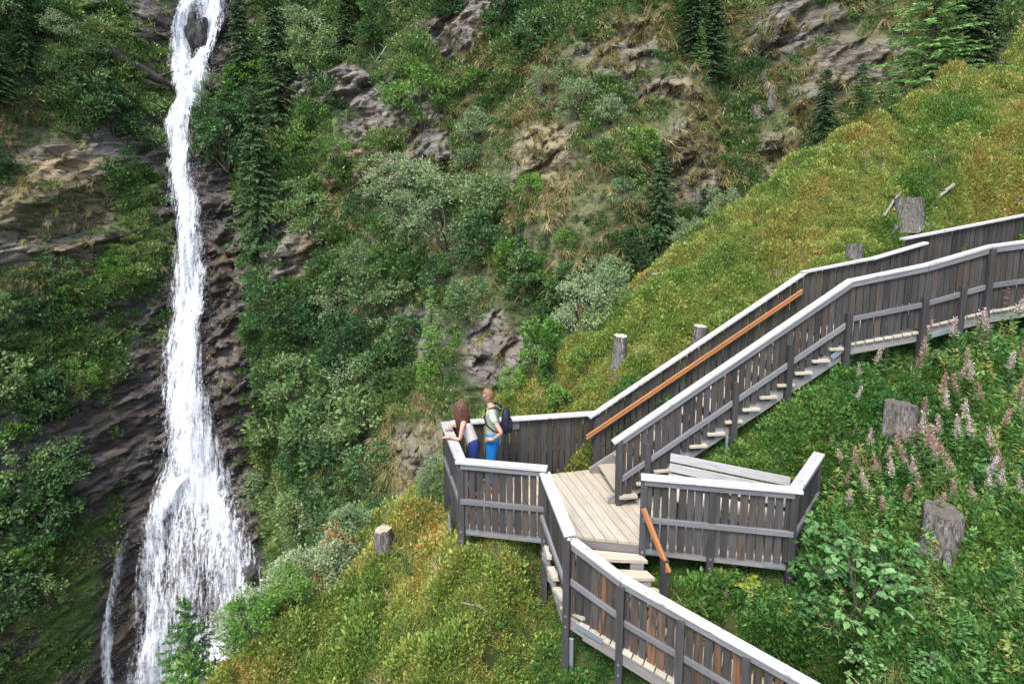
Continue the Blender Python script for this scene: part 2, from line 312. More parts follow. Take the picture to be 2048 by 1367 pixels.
WALL_PLANTS = [
 ('alder', -32.43, 15.58, 2.61, 1.0, 'dark grey green alder shrub at the top left first from the left', 'dark bushes at the top left'),
 ('alder', -31.24, 15.9, 2.35, 1.0, 'dark grey green alder shrub at the top left second from the left', 'dark bushes at the top left'),
 ('alder', -29.03, 13.52, 2.96, 1.0, 'dark grey green alder shrub at the top left fifth from the left', 'dark bushes at the top left'),
 ('alder', -29.66, 11.97, 2.55, 1.0, 'dark grey green alder shrub at the top left fourth from the left', 'dark bushes at the top left'),
 ('alder', -28.16, 10.59, 3.31, 1.0, 'dark grey green alder shrub left of the main fall third from the left', 'dark bushes left of the main fall'),
 ('alder', -27.3, 9.61, 3.0, 1.0, 'dark grey green alder shrub left of the main fall fourth from the left', 'dark bushes left of the main fall'),
 ('alder', -25.85, 8.83, 3.08, 1.0, 'dark grey green alder shrub left of the main fall fifth from the left', 'dark bushes left of the main fall'),
 ('alder', -24.83, 7.6, 2.56, 1.0, 'dark grey green alder shrub left of the main fall sixth from the left', 'dark bushes left of the main fall'),
 ('alder', -30.2, 10.67, 1.99, 1.0, 'dark grey green alder shrub at the top left third from the left', 'dark bushes at the top left'),
 ('alder', -31.5, 7.11, 1.88, 1.0, 'dark grey green alder shrub left of the main fall first from the left', 'dark bushes left of the main fall'),
 ('alder', -29.02, -2.76, 2.17, 1.0, 'dark grey green alder shrub on the left gorge side fifth from the left', 'dark bushes on the left gorge side'),
 ('alder', -28.61, -0.14, 1.92, 1.0, 'dark grey green alder shrub left of the main fall second from the left', 'dark bushes left of the main fall'),
 ('alder', -29.86, -2.31, 1.83, 1.0, 'dark grey green alder shrub on the left gorge side third from the left', 'dark bushes on the left gorge side'),
 ('alder', -29.36, -6.87, 3.28, 1.0, 'dark grey green alder shrub on the left gorge side first from the left', 'dark bushes on the left gorge side'),
 ('alder', -28.02, -8.11, 3.07, 1.0, 'dark grey green alder shrub on the left gorge side fourth from the left', 'dark bushes on the left gorge side'),
 ('alder', -28.56, -10.61, 3.56, 1.0, 'dark grey green alder shrub on the left gorge side second from the left', 'dark bushes on the left gorge side'),
 ('alder', -27.48, -11.83, 3.02, 1.0, 'dark grey green alder shrub low at the left edge seventh from the left', 'dark bushes low at the left edge'),
 ('alder', -28.63, -13.87, 3.74, 1.0, 'dark grey green alder shrub low at the left edge third from the left', 'dark bushes low at the left edge'),
 ('alder', -27.26, -14.55, 3.28, 1.0, 'dark grey green alder shrub low at the left edge fifth from the left', 'dark bushes low at the left edge'),
 ('alder', -27.24, -13.26, 2.41, 1.0, 'dark grey green alder shrub low at the left edge sixth from the left', 'dark bushes low at the left edge'),
 ('alder', -28.02, -17.6, 3.42, 1.0, 'dark grey green alder shrub low at the left edge second from the left', 'dark bushes low at the left edge'),
 ('alder', -26.89, -18.07, 2.65, 1.0, 'dark grey green alder shrub low at the left edge fourth from the left', 'dark bushes low at the left edge'),
 ('alder', -28.05, -20.36, 2.5, 1.0, 'dark grey green alder shrub low at the left edge first from the left', 'dark bushes low at the left edge'),
 ('alder', -20.17, 7.41, 4.37, 1.0, 'dark grey green alder shrub beside the upper fall second from the left', 'dark bushes beside the upper fall'),
 ('alder', -21.01, 9.6, 2.93, 1.0, 'dark grey green alder shrub beside the upper fall first from the left', 'dark bushes beside the upper fall'),
 ('alder', -18.73, 10.4, 3.35, 1.0, 'dark grey green alder shrub beside the upper fall third from the left', 'dark bushes beside the upper fall'),
 ('alder', -14.04, 13.58, 3.29, 1.0, 'dark grey green alder shrub high on the middle of the wall first from the left', 'dark bushes high on the middle of the wall'),
 ('alder', -12.05, 14.54, 2.89, 1.0, 'dark grey green alder shrub high on the middle of the wall second from the left', 'dark bushes high on the middle of the wall'),
 ('alder', -16.57, 18.02, 3.13, 1.0, 'dark grey green alder shrub beside the upper fall fourth from the left', 'dark bushes beside the upper fall'),
 ('alder', -9.38, 16.15, 2.49, 1.0, 'dark grey green alder shrub high on the middle of the wall third from the left', 'dark bushes high on the middle of the wall'),
 ('alder', -11.99, 2.7, 2.88, 1.0, 'dark grey green alder shrub halfway up the middle of the wall second from the left', 'dark bushes halfway up the middle of the wall'),
 ('alder', -14.14, 3.92, 2.67, 1.0, 'dark grey green alder shrub right of the falling water fourth from the left', 'dark bushes right of the falling water'),
 ('alder', -8.99, 3.55, 2.49, 1.0, 'dark grey green alder shrub halfway up the middle of the wall fourth from the left', 'dark bushes halfway up the middle of the wall'),
 ('alder', -15.8, -0.25, 3.26, 1.0, 'dark grey green alder shrub right of the falling water first from the left', 'dark bushes right of the falling water'),
 ('alder', -14.13, -2.77, 3.42, 1.0, 'dark grey green alder shrub right of the falling water third from the left', 'dark bushes right of the falling water'),
 ('alder', -11.82, -0.85, 2.77, 1.0, 'dark grey green alder shrub halfway up the middle of the wall first from the left', 'dark bushes halfway up the middle of the wall'),
 ('alder', -9.78, -0.14, 3.02, 1.0, 'dark grey green alder shrub halfway up the middle of the wall third from the left', 'dark bushes halfway up the middle of the wall'),
 ('alder', -7.68, -0.81, 2.62, 1.0, 'dark grey green alder shrub halfway up the middle of the wall fifth from the left', 'dark bushes halfway up the middle of the wall'),
 ('alder', -12.1, -3.66, 3.0, 1.0, 'dark grey green alder shrub right of the falling water fifth from the left', 'dark bushes right of the falling water'),
 ('alder', -9.6, -4.16, 3.16, 1.0, 'dark grey green alder shrub low on the wall behind the hikers fourth from the left', 'dark bushes low on the wall behind the hikers'),
 ('alder', -7.91, -3.19, 2.55, 1.0, 'dark grey green alder shrub low on the wall behind the hikers seventh from the left', 'dark bushes low on the wall behind the hikers'),
 ('alder', -14.32, -6.07, 3.39, 1.0, 'dark grey green alder shrub right of the falling water second from the left', 'dark bushes right of the falling water'),
 ('alder', -11.64, -6.46, 3.17, 1.0, 'dark grey green alder shrub right of the foot of the waterfall fourth from the left', 'dark bushes right of the foot of the waterfall'),
 ('alder', -6.93, -5.03, 2.73, 1.0, 'dark grey green alder shrub low on the wall behind the hikers eighth from the left', 'dark bushes low on the wall behind the hikers'),
 ('alder', -14.94, -9.74, 3.54, 1.0, 'dark grey green alder shrub right of the foot of the waterfall first from the left', 'dark bushes right of the foot of the waterfall'),
 ('alder', -10.64, -8.48, 3.05, 1.0, 'dark grey green alder shrub low on the wall behind the hikers first from the left', 'dark bushes low on the wall behind the hikers'),
 ('alder', -7.92, -7.31, 2.7, 1.0, 'dark grey green alder shrub low on the wall behind the hikers fifth from the left', 'dark bushes low on the wall behind the hikers'),
 ('alder', -12.08, -10.2, 2.78, 1.0, 'dark grey green alder shrub right of the foot of the waterfall second from the left', 'dark bushes right of the foot of the waterfall'),
 ('alder', -9.72, -10.36, 3.2, 1.0, 'dark grey green alder shrub low on the wall behind the hikers second from the left', 'dark bushes low on the wall behind the hikers'),
 ('alder', -7.24, -9.16, 2.6, 1.0, 'dark grey green alder shrub low on the wall behind the hikers sixth from the left', 'dark bushes low on the wall behind the hikers'),
 ('alder', -11.27, -12.66, 2.92, 1.0, 'dark grey green alder shrub right of the foot of the waterfall third from the left', 'dark bushes right of the foot of the waterfall'),
 ('alder', -8.54, -11.99, 2.81, 1.0, 'dark grey green alder shrub low on the wall behind the hikers third from the left', 'dark bushes low on the wall behind the hikers'),
 ('alder', -5.77, -10.16, 1.97, 1.0, 'dark grey green alder shrub low on the wall behind the hikers ninth from the left', 'dark bushes low on the wall behind the hikers'),
 ('alder', -4.0, 0.56, 2.22, 1.0, 'dark grey green alder shrub halfway up the middle of the wall sixth from the left', 'dark bushes halfway up the middle of the wall'),
 ('alder', -1.7, 1.81, 2.66, 1.0, 'dark grey green alder shrub on the wall above the platform first from the left', 'dark bushes on the wall above the platform'),
 ('alder', -2.18, -0.66, 2.33, 1.0, 'dark grey green alder shrub halfway up the middle of the wall seventh from the left', 'dark bushes halfway up the middle of the wall'),
 ('alder', 0.62, 0.51, 2.14, 1.0, 'dark grey green alder shrub on the wall above the platform second from the left', 'dark bushes on the wall above the platform'),
 ('alder', -5.56, -3.14, 2.18, 1.0, 'dark grey green alder shrub low on the wall behind the hikers tenth from the left', 'dark bushes low on the wall behind the hikers'),
 ('alder', 2.41, 0.5, 1.82, 1.0, 'dark grey green alder shrub on the wall above the platform third from the left', 'dark bushes on the wall above the platform'),
 ('alder', 1.08, 12.99, 2.41, 1.0, 'dark grey green alder shrub high on the right of the wall second from the left', 'dark bushes high on the right of the wall'),
 ('alder', -0.76, 15.63, 2.23, 1.0, 'dark grey green alder shrub high on the right of the wall first from the left', 'dark bushes high on the right of the wall'),
 ('alder', -4.17, 16.9, 2.35, 1.0, 'dark grey green alder shrub high on the middle of the wall fourth from the left', 'dark bushes high on the middle of the wall'),
 ('alder', 5.7, 2.25, 1.85, 1.0, 'dark grey green alder shrub on the wall above the platform fifth from the left', 'dark bushes on the wall above the platform'),
 ('alder', 4.45, 0.74, 1.82, 1.0, 'dark grey green alder shrub on the wall above the platform fourth from the left', 'dark bushes on the wall above the platform'),
 ('willow', -22.09, 11.99, 2.27, 1.0, 'silvery pale willow shrub beside the upper fall first from the left', 'pale bushes beside the upper fall'),
 ('willow', -15.67, 15.37, 3.41, 1.0, 'silvery pale willow shrub beside the upper fall second from the left', 'pale bushes beside the upper fall'),
 ('willow', -3.51, 2.71, 3.96, 1.0, 'silvery pale willow shrub halfway up the middle of the wall fifth from the left', 'pale bushes halfway up the middle of the wall'),
 ('willow', -5.18, 4.36, 3.27, 1.0, 'silvery pale willow shrub halfway up the middle of the wall fourth from the left', 'pale bushes halfway up the middle of the wall'),
 ('willow', -7.22, 4.94, 2.78, 1.0, 'silvery pale willow shrub halfway up the middle of the wall second from the left', 'pale bushes halfway up the middle of the wall'),
 ('willow', -6.05, 2.89, 2.67, 1.0, 'silvery pale willow shrub halfway up the middle of the wall third from the left', 'pale bushes halfway up the middle of the wall'),
 ('willow', -8.51, 0.79, 2.1, 1.0, 'silvery pale willow shrub halfway up the middle of the wall first from the left', 'pale bushes halfway up the middle of the wall'),
 ('willow', -6.31, -1.73, 2.53, 1.0, 'silvery pale willow shrub low on the wall behind the hikers fifth from the left', 'pale bushes low on the wall behind the hikers'),
 ('willow', -10.22, -2.11, 2.38, 1.0, 'silvery pale willow shrub low on the wall behind the hikers third from the left', 'pale bushes low on the wall behind the hikers'),
 ('willow', -8.4, -5.98, 2.76, 1.0, 'silvery pale willow shrub low on the wall behind the hikers fourth from the left', 'pale bushes low on the wall behind the hikers'),
 ('willow', -11.67, -8.44, 2.54, 1.0, 'silvery pale willow shrub right of the foot of the waterfall second from the left', 'pale bushes right of the foot of the waterfall'),
 ('willow', -9.35, -8.49, 2.45, 1.0, 'silvery pale willow shrub low on the wall behind the hikers second from the left', 'pale bushes low on the wall behind the hikers'),
 ('willow', 3.31, 9.14, 2.1, 1.0, 'silvery pale willow shrub high on the right of the wall second from the left', 'pale bushes high on the right of the wall'),
 ('willow', 2.11, 9.9, 2.22, 1.0, 'silvery pale willow shrub high on the right of the wall first from the left', 'pale bushes high on the right of the wall'),
 ('willow', -0.64, 4.18, 2.41, 1.0, 'silvery pale willow shrub on the wall above the platform first from the left', 'pale bushes on the wall above the platform'),
 ('willow', -2.21, 8.49, 2.09, 1.0, 'silvery pale willow shrub high on the middle of the wall', 'pale bushes high on the middle of the wall'),
 ('willow', 4.71, 8.74, 1.52, 1.0, 'silvery pale willow shrub high on the right of the wall third from the left', 'pale bushes high on the right of the wall'),
 ('willow', 5.1, 4.76, 1.42, 1.0, 'silvery pale willow shrub on the wall above the platform fourth from the left', 'pale bushes on the wall above the platform'),
 ('willow', 3.04, -0.31, 2.46, 1.0, 'silvery pale willow shrub on the wall above the platform second from the left', 'pale bushes on the wall above the platform'),
 ('willow', 3.76, 0.75, 2.04, 1.0, 'silvery pale willow shrub on the wall above the platform third from the left', 'pale bushes on the wall above the platform'),
 ('willow', -16.01, -15.16, 2.7, 1.0, 'silvery pale willow shrub right of the foot of the waterfall first from the left', 'pale bushes right of the foot of the waterfall'),
 ('willow', -10.14, -11.76, 2.38, 1.0, 'silvery pale willow shrub low on the wall behind the hikers first from the left', 'pale bushes low on the wall behind the hikers'),
 ('willow', -29.85, 15.17, 2.42, 1.0, 'silvery pale willow shrub at the top left', 'pale bushes at the top left'),
 ('willow', -2.44, 6.39, 2.04, 1.0, 'silvery pale willow shrub halfway up the middle of the wall sixth from the left', 'pale bushes halfway up the middle of the wall'),
 ('fresh', -5.5, 9.31, 3.95, 1.0, 'round bright green bush high on the rock above the middle of the wall', None),
 ('fresh', -1.97, 11.34, 1.85, 1.0, 'fresh green leafy shrub high on the right of the wall first from the left', 'green bushes high on the right of the wall'),
 ('fresh', -13.34, 9.03, 2.43, 1.0, 'fresh green leafy shrub high on the middle of the wall first from the left', 'green bushes high on the middle of the wall'),
 ('fresh', -13.89, 7.29, 2.06, 1.0, 'fresh green leafy shrub beside the upper fall fourth from the left', 'green bushes beside the upper fall'),
 ('fresh', -20.05, 12.32, 3.0, 1.0, 'fresh green leafy shrub beside the upper fall second from the left', 'green bushes beside the upper fall'),
 ('fresh', -20.84, 7.77, 2.18, 1.0, 'fresh green leafy shrub beside the upper fall first from the left', 'green bushes beside the upper fall'),
 ('fresh', -18.29, 12.74, 2.65, 1.0, 'fresh green leafy shrub beside the upper fall third from the left', 'green bushes beside the upper fall'),
 ('fresh', 8.42, 14.23, 1.65, 1.0, 'fresh green leafy shrub high on the right of the wall third from the left', 'green bushes high on the right of the wall'),
 ('fresh', 6.2, 6.91, 1.7, 1.0, 'fresh green leafy shrub high on the right of the wall second from the left', 'green bushes high on the right of the wall'),
 ('fresh', -26.23, -0.46, 1.86, 1.0, 'fresh green leafy shrub left of the main fall second from the left', 'green bushes left of the main fall'),
 ('fresh', -25.46, -0.9, 1.72, 1.0, 'fresh green leafy shrub left of the main fall third from the left', 'green bushes left of the main fall'),
 ('fresh', -26.78, 0.9, 1.35, 1.0, 'fresh green leafy shrub left of the main fall first from the left', 'green bushes left of the main fall'),
 ('fresh', -28.66, -7.08, 2.13, 1.0, 'fresh green leafy shrub on the left gorge side second from the left', 'green bushes on the left gorge side'),
 ('fresh', -26.57, -6.57, 1.61, 1.0, 'fresh green leafy shrub on the left gorge side fourth from the left', 'green bushes on the left gorge side'),
 ('fresh', -28.73, -9.22, 1.79, 1.0, 'fresh green leafy shrub on the left gorge side first from the left', 'green bushes on the left gorge side'),
 ('fresh', -14.35, -4.25, 1.55, 1.0, 'fresh green leafy shrub right of the falling water', 'green bushes right of the falling water'),
 ('fresh', -3.21, -2.71, 1.81, 1.0, 'fresh green leafy shrub low on the wall behind the hikers third from the left', 'green bushes low on the wall behind the hikers'),
 ('fresh', -3.98, -4.23, 1.55, 1.0, 'fresh green leafy shrub low on the wall behind the hikers second from the left', 'green bushes low on the wall behind the hikers'),
 ('fresh', 1.55, 1.29, 1.41, 1.0, 'fresh green leafy shrub on the wall above the platform fourth from the left', 'green bushes on the wall above the platform'),
 ('fresh', -0.1, 1.53, 1.75, 1.0, 'fresh green leafy shrub on the wall above the platform second from the left', 'green bushes on the wall above the platform'),
 ('fresh', 2.48, 2.68, 1.17, 1.0, 'fresh green leafy shrub on the wall above the platform fifth from the left', 'green bushes on the wall above the platform'),
 ('fresh', -6.66, -10.25, 1.26, 1.0, 'fresh green leafy shrub low on the wall behind the hikers first from the left', 'green bushes low on the wall behind the hikers'),
 ('fresh', -28.57, -1.96, 1.9, 1.0, 'fresh green leafy shrub on the left gorge side third from the left', 'green bushes on the left gorge side'),
 ('fresh', -27.42, -15.98, 2.05, 1.0, 'fresh green leafy shrub low at the left edge', 'green bushes low at the left edge'),
 ('fresh', -10.75, 7.54, 1.33, 1.0, 'fresh green leafy shrub high on the middle of the wall second from the left', 'green bushes high on the middle of the wall'),
 ('fresh', -1.2, 4.42, 1.64, 1.0, 'fresh green leafy shrub on the wall above the platform first from the left', 'green bushes on the wall above the platform'),
 ('fresh', 0.92, 4.98, 1.54, 1.0, 'fresh green leafy shrub on the wall above the platform third from the left', 'green bushes on the wall above the platform'),
 ('spruce', -16.1, 2.25, 11.09, 1.0, 'tall dark spruce standing just right of the upper waterfall', None),
 ('spruce', -16.28, 9.92, 10.88, 1.0, 'dark spruce reaching the top edge right of the upper waterfall', None),
 ('spruce', -19.59, 12.73, 8.3, 0.9, 'slim dark spruce close beside the top of the falls', None),
 ('spruce', -11.73, 15.29, 5.43, 1.0, 'dark spruce at the top edge left of the bare rock', None),
 ('spruce', 6.73, 3.37, 4.47, 1.1, 'dark spruce in the middle of the grassy wall left of the heath ridge', None),
 ('spruce', 8.59, 2.25, 3.47, 1.1, 'small dark spruce just behind the edge of the yellow heath', None),
 ('spruce', 9.16, 12.31, 5.29, 1.0, 'tall spruce at the top edge on the right gorge wall', None),
 ('spruce', 10.22, 11.62, 5.16, 1.0, 'dark spruce at the top edge right beside its taller neighbour', None),
 ('larch', 9.42, 11.7, 2.35, 1.0, 'pale green larch below the two spruces at the top edge', None),
 ('spruce', 5.18, 1.37, 2.52, 1.0, 'short dark spruce low behind the heath ridge', None),
 ('larch', -4.04, -3.34, 4.46, 0.8, 'thin open larch low in the middle of the gorge wall', None),
 ('spruce', 0.39, 1.14, 3.16, 0.9, 'ragged spruce above the rock ledge right of the hikers', None),
 ('spruce', -31.3, 13.41, 6.27, 0.7, 'half bare spruce at the top left corner', None),
 ('spruce', -32.04, 11.25, 7.02, 0.9, 'dark spruce cut by the left edge at the top', None),
 ('spruce', 13.96, 6.58, 2.49, 1.1, 'small dark spruce on the rock below the upper right crag', None),
]
HILL_PLANTS = [
 ('larch', 12.0, 17.9, 5.2, 1.25, 'tall feathery larch at the upper right corner behind the heath', None),
 ('spruce', 13.4, 18.3, 4.6, 1.1, 'dark green spruce in the top right corner', None),
 ('spruce', 8.4, 16.6, 2.4, 1.2, 'small dark spruce in front of the upper right crag', None),
 ('young', 8.95, 15.9, 1.5, 1.1, 'young spruce on the heath ridge below the larch', None),
 ('young', 9.7, 15.8, 1.0, 1.2, 'low bushy young spruce on the heath ridge', None),
 ('young', -4.95, 8.3, 2.05, 1.0, 'young bright green spruce in front of the waterfall foot', None),
 ('young', 0.75, 12.55, 0.75, 1.3, 'small bushy young spruce right behind the back railing', None),
 ('fresh', 0.45, 12.5, 0.9, 0.9, 'fresh green bush behind the back railing second from the left', 'bushes behind the back railing'),
 ('fresh', 0.0, 12.4, 0.8, 0.9, 'fresh green bush behind the back railing first from the left', 'bushes behind the back railing'),
 ('fresh', 1.0, 12.0, 0.7, 0.9, 'fresh green bush behind the back railing fourth from the left', 'bushes behind the back railing'),
 ('fresh', 0.6, 13.0, 1.2, 0.9, 'fresh green bush behind the back railing third from the left', 'bushes behind the back railing'),
 ('fresh', 1.5, 12.6, 0.6, 0.9, 'fresh green bush behind the back railing fifth from the left', 'bushes behind the back railing'),
 ('willow', 2.3, 13.9, 1.1, 1.0, 'pale willow bush along the far edge of the heath second from the left', 'willow bushes along the heath edge'),
 ('willow', 1.6, 13.6, 1.2, 1.0, 'pale willow bush along the far edge of the heath first from the left', 'willow bushes along the heath edge'),
 ('willow', 5.2, 15.0, 0.8, 1.0, 'pale willow bush along the far edge of the heath fourth from the left', 'willow bushes along the heath edge'),
 ('willow', 4.3, 14.7, 0.7, 1.0, 'pale willow bush along the far edge of the heath third from the left', 'willow bushes along the heath edge'),
 ('willow', -3.7, 9.6, 1.2, 0.95, 'light green willow bush on the edge above the waterfall foot third from the left', 'willow bushes above the waterfall foot'),
 ('willow', -3.2, 10.0, 1.0, 0.95, 'light green willow bush on the edge above the waterfall foot fourth from the left', 'willow bushes above the waterfall foot'),
 ('willow', -4.3, 8.7, 1.1, 0.95, 'light green willow bush on the edge above the waterfall foot first from the left', 'willow bushes above the waterfall foot'),
 ('willow', -3.0, 10.5, 1.1, 0.95, 'light green willow bush on the edge above the waterfall foot fifth from the left', 'willow bushes above the waterfall foot'),
 ('willow', -4.0, 9.2, 0.8, 0.95, 'light green willow bush on the edge above the waterfall foot second from the left', 'willow bushes above the waterfall foot'),
 ('fresh', -4.0, 8.4, 0.9, 1.0, 'bright leafy bush on the lower left edge of the heath second from the left', 'leafy bushes on the lower left edge'),
 ('fresh', -3.6, 9.0, 0.8, 1.0, 'bright leafy bush on the lower left edge of the heath third from the left', 'leafy bushes on the lower left edge'),
 ('fresh', -4.6, 7.9, 0.9, 1.0, 'bright leafy bush on the lower left edge of the heath first from the left', 'leafy bushes on the lower left edge'),
 ('dry', -3.15, 10.2, 1.0, 0.8, 'withered rust brown shrub beside the sawn post stump', None),
 ('dry', -3.6, 9.9, 0.7, 0.8, 'small withered brown shrub above the waterfall foot', None),
 ('willow', -1.35, 11.1, 0.7, 1.0, 'grey green willow bush just left of the platform second from the left', 'willow bushes left of the platform'),
 ('willow', -1.6, 10.9, 0.6, 1.0, 'grey green willow bush just left of the platform first from the left', 'willow bushes left of the platform'),
]
STUMPS = [
 (2.21, 12.1, 0.79, 0.151, 0.06, 0.02, 2, 'tall narrow grey stump standing alone on the heath behind the staircase'),
 (8.73, 13.27, 0.65, 0.309, 0.05, 0.1, 3, 'broad grey stump with spreading roots on the upper heath'),
 (7.2, 12.59, 0.37, 0.179, 0, 0, 2, 'pale sawn stump peeking over the upper inner railing'),
 (3.92, 12.23, 0.45, 0.146, 0.02, 0, 2, 'frayed grey stump just behind the inner stair railing'),
 (5.96, 7.71, 0.6, 0.263, -0.02, 0.1, 2, 'massive grey stump with hollow top on the slope right of the bench'),
 (6.21, 9.17, 0.69, 0.249, 0.02, 0.1, 3, 'mossy lichen grey stump among the fireweed below the walkway'),
 (-2.27, 9.85, 0.56, 0.16, 0.0, 0, 2, 'pale round sawn stump at the edge above the waterfall foot'),
 (5.04, 6.46, 0.23, 0.06, 0.02, 0, 1, 'tiny grey stump near the lower right corner'),
 (4.82, 13.72, 0.26, 0.057, 0, 0, 0, 'thin pale wooden stake on the heath ridge'),
 (3.31, 13.76, 0.28, 0.127, 0.05, 0, 2, 'small grey stump on the far rim of the heath'),
 (13.82, 17.71, 0.29, 0.128, 0.05, 0, 1, 'small weathered stump high on the heath at the right edge'),
]
WALL_STUMPS = [
 (12.74, 9.66, 1.02, 0.23, 0.03, 'tall pale stump high on the grassy right wall'),
 (12.03, 9.2, 0.58, 0.29, 0.0, 'squat grey stump left of the tall pale one on the wall'),
 (12.73, 10.83, 0.54, 0.17, -0.5, 'leaning broken stump above the tall pale one on the wall'),
 (1.52, 10.62, 0.97, 0.2, 0.02, 'thin grey stump on the rib above the rubble'),
 (8.65, 4.76, 0.95, 0.2, -0.05, 'brown stump between the two spruces on the wall'),
 (11.17, 7.62, 0.53, 0.14, -0.3, 'short tilted stump lower on the grassy right wall'),
]
WALL_WOOD = [
 ([(-27.65, 15.24), (-26.66, 14.29), (-25.58, 13.47), (-24.24, 12.76), (-23.49, 12.13)], 0.42, 3, 'thick fallen log lying across the slope to the neck of the waterfall'),
 ([(-26.57, 13.43), (-25.4, 13.1), (-23.82, 12.74)], 0.16, 1, 'thin reddish log beside the thick fallen log at the waterfall'),
 ([(-0.66, 5.78), (-0.11, 5.37), (0.29, 4.98)], 0.09, 7, 'bleached root tangle on the rib in the middle of the wall'),
 ([(-9.74, 13.89), (-8.16, 15.78), (-7.05, 16.2)], 0.07, 6, 'bare bent branch above the rock in the upper middle'),
 ([(7.11, 2.01), (7.96, 2.69), (8.7, 3.37)], 0.05, 2, 'thin bleached branch leaning behind the heath edge'),
 ([(10.27, 8.66), (11.13, 10.18), (12.41, 11.67)], 0.05, 3, 'long thin dead branch on the grassy right wall'),
 ([(11.22, 6.17), (11.96, 7.1), (12.65, 7.8)], 0.05, 2, 'dead branch lying above the heath ridge'),
 ([(-10.07, -7.92), (-8.91, -7.01), (-7.72, -6.34)], 0.05, 5, 'bare twigs among the bushes low in the middle'),
 ([(-6.67, -7.51), (-5.83, -6.87), (-4.97, -6.44)], 0.05, 5, 'dead roots hanging over the rock left of the hikers'),
 ([(-31.36, 17.68), (-29.43, 16.95), (-27.55, 15.92)], 0.07, 2, 'bleached trunk lying on the green slope at the top left'),
]
HILL_WOOD = [
 ([(2.18, 13.19, 0.2), (2.11, 13.17, 0.16), (2.04, 13.15, 0.1)], 0.035, 0, 'short white piece of wood on the heath edge'),
 ([(-0.78, 8.26, 0.16), (-0.48, 8.19, 0.17), (-0.29, 8.19, 0.12)], 0.012, 2, 'forked bleached twig on the heath below the platform'),
 ([(-0.86, 7.82, 0.12), (-0.7, 7.69, 0.15), (-0.56, 7.64, 0.1)], 0.01, 1, 'bleached stick in the heath at the bottom'),
 ([(9.97, 13.71, 0.3), (9.66, 13.64, 0.2), (9.37, 13.56, 0.1)], 0.05, 3, 'grey dead root beside the broad stump on the upper heath'),
 ([(8.09, 13.11, 0.4), (8.52, 13.51, 0.3), (8.8, 13.71, 0.3)], 0.03, 0, 'pale branch leaning on the broad stump'),
]
WALL_BOULDERS = [
 (-24.18, 17.05, 1.15, 1.4, 2.6, 0.5, 'dark wedge of rock splitting the top of the waterfall'),
 (-16.89, -24.32, 1.6, 1.6, 2.6, 0.9, 'wet black boulder at the foot of the waterfall'),
 (-16.21, -18.96, 1.3, 1.2, 1.3, 0.4, 'dark wet rock right of the lower fall'),
]
HILL_BOULDERS = [
]
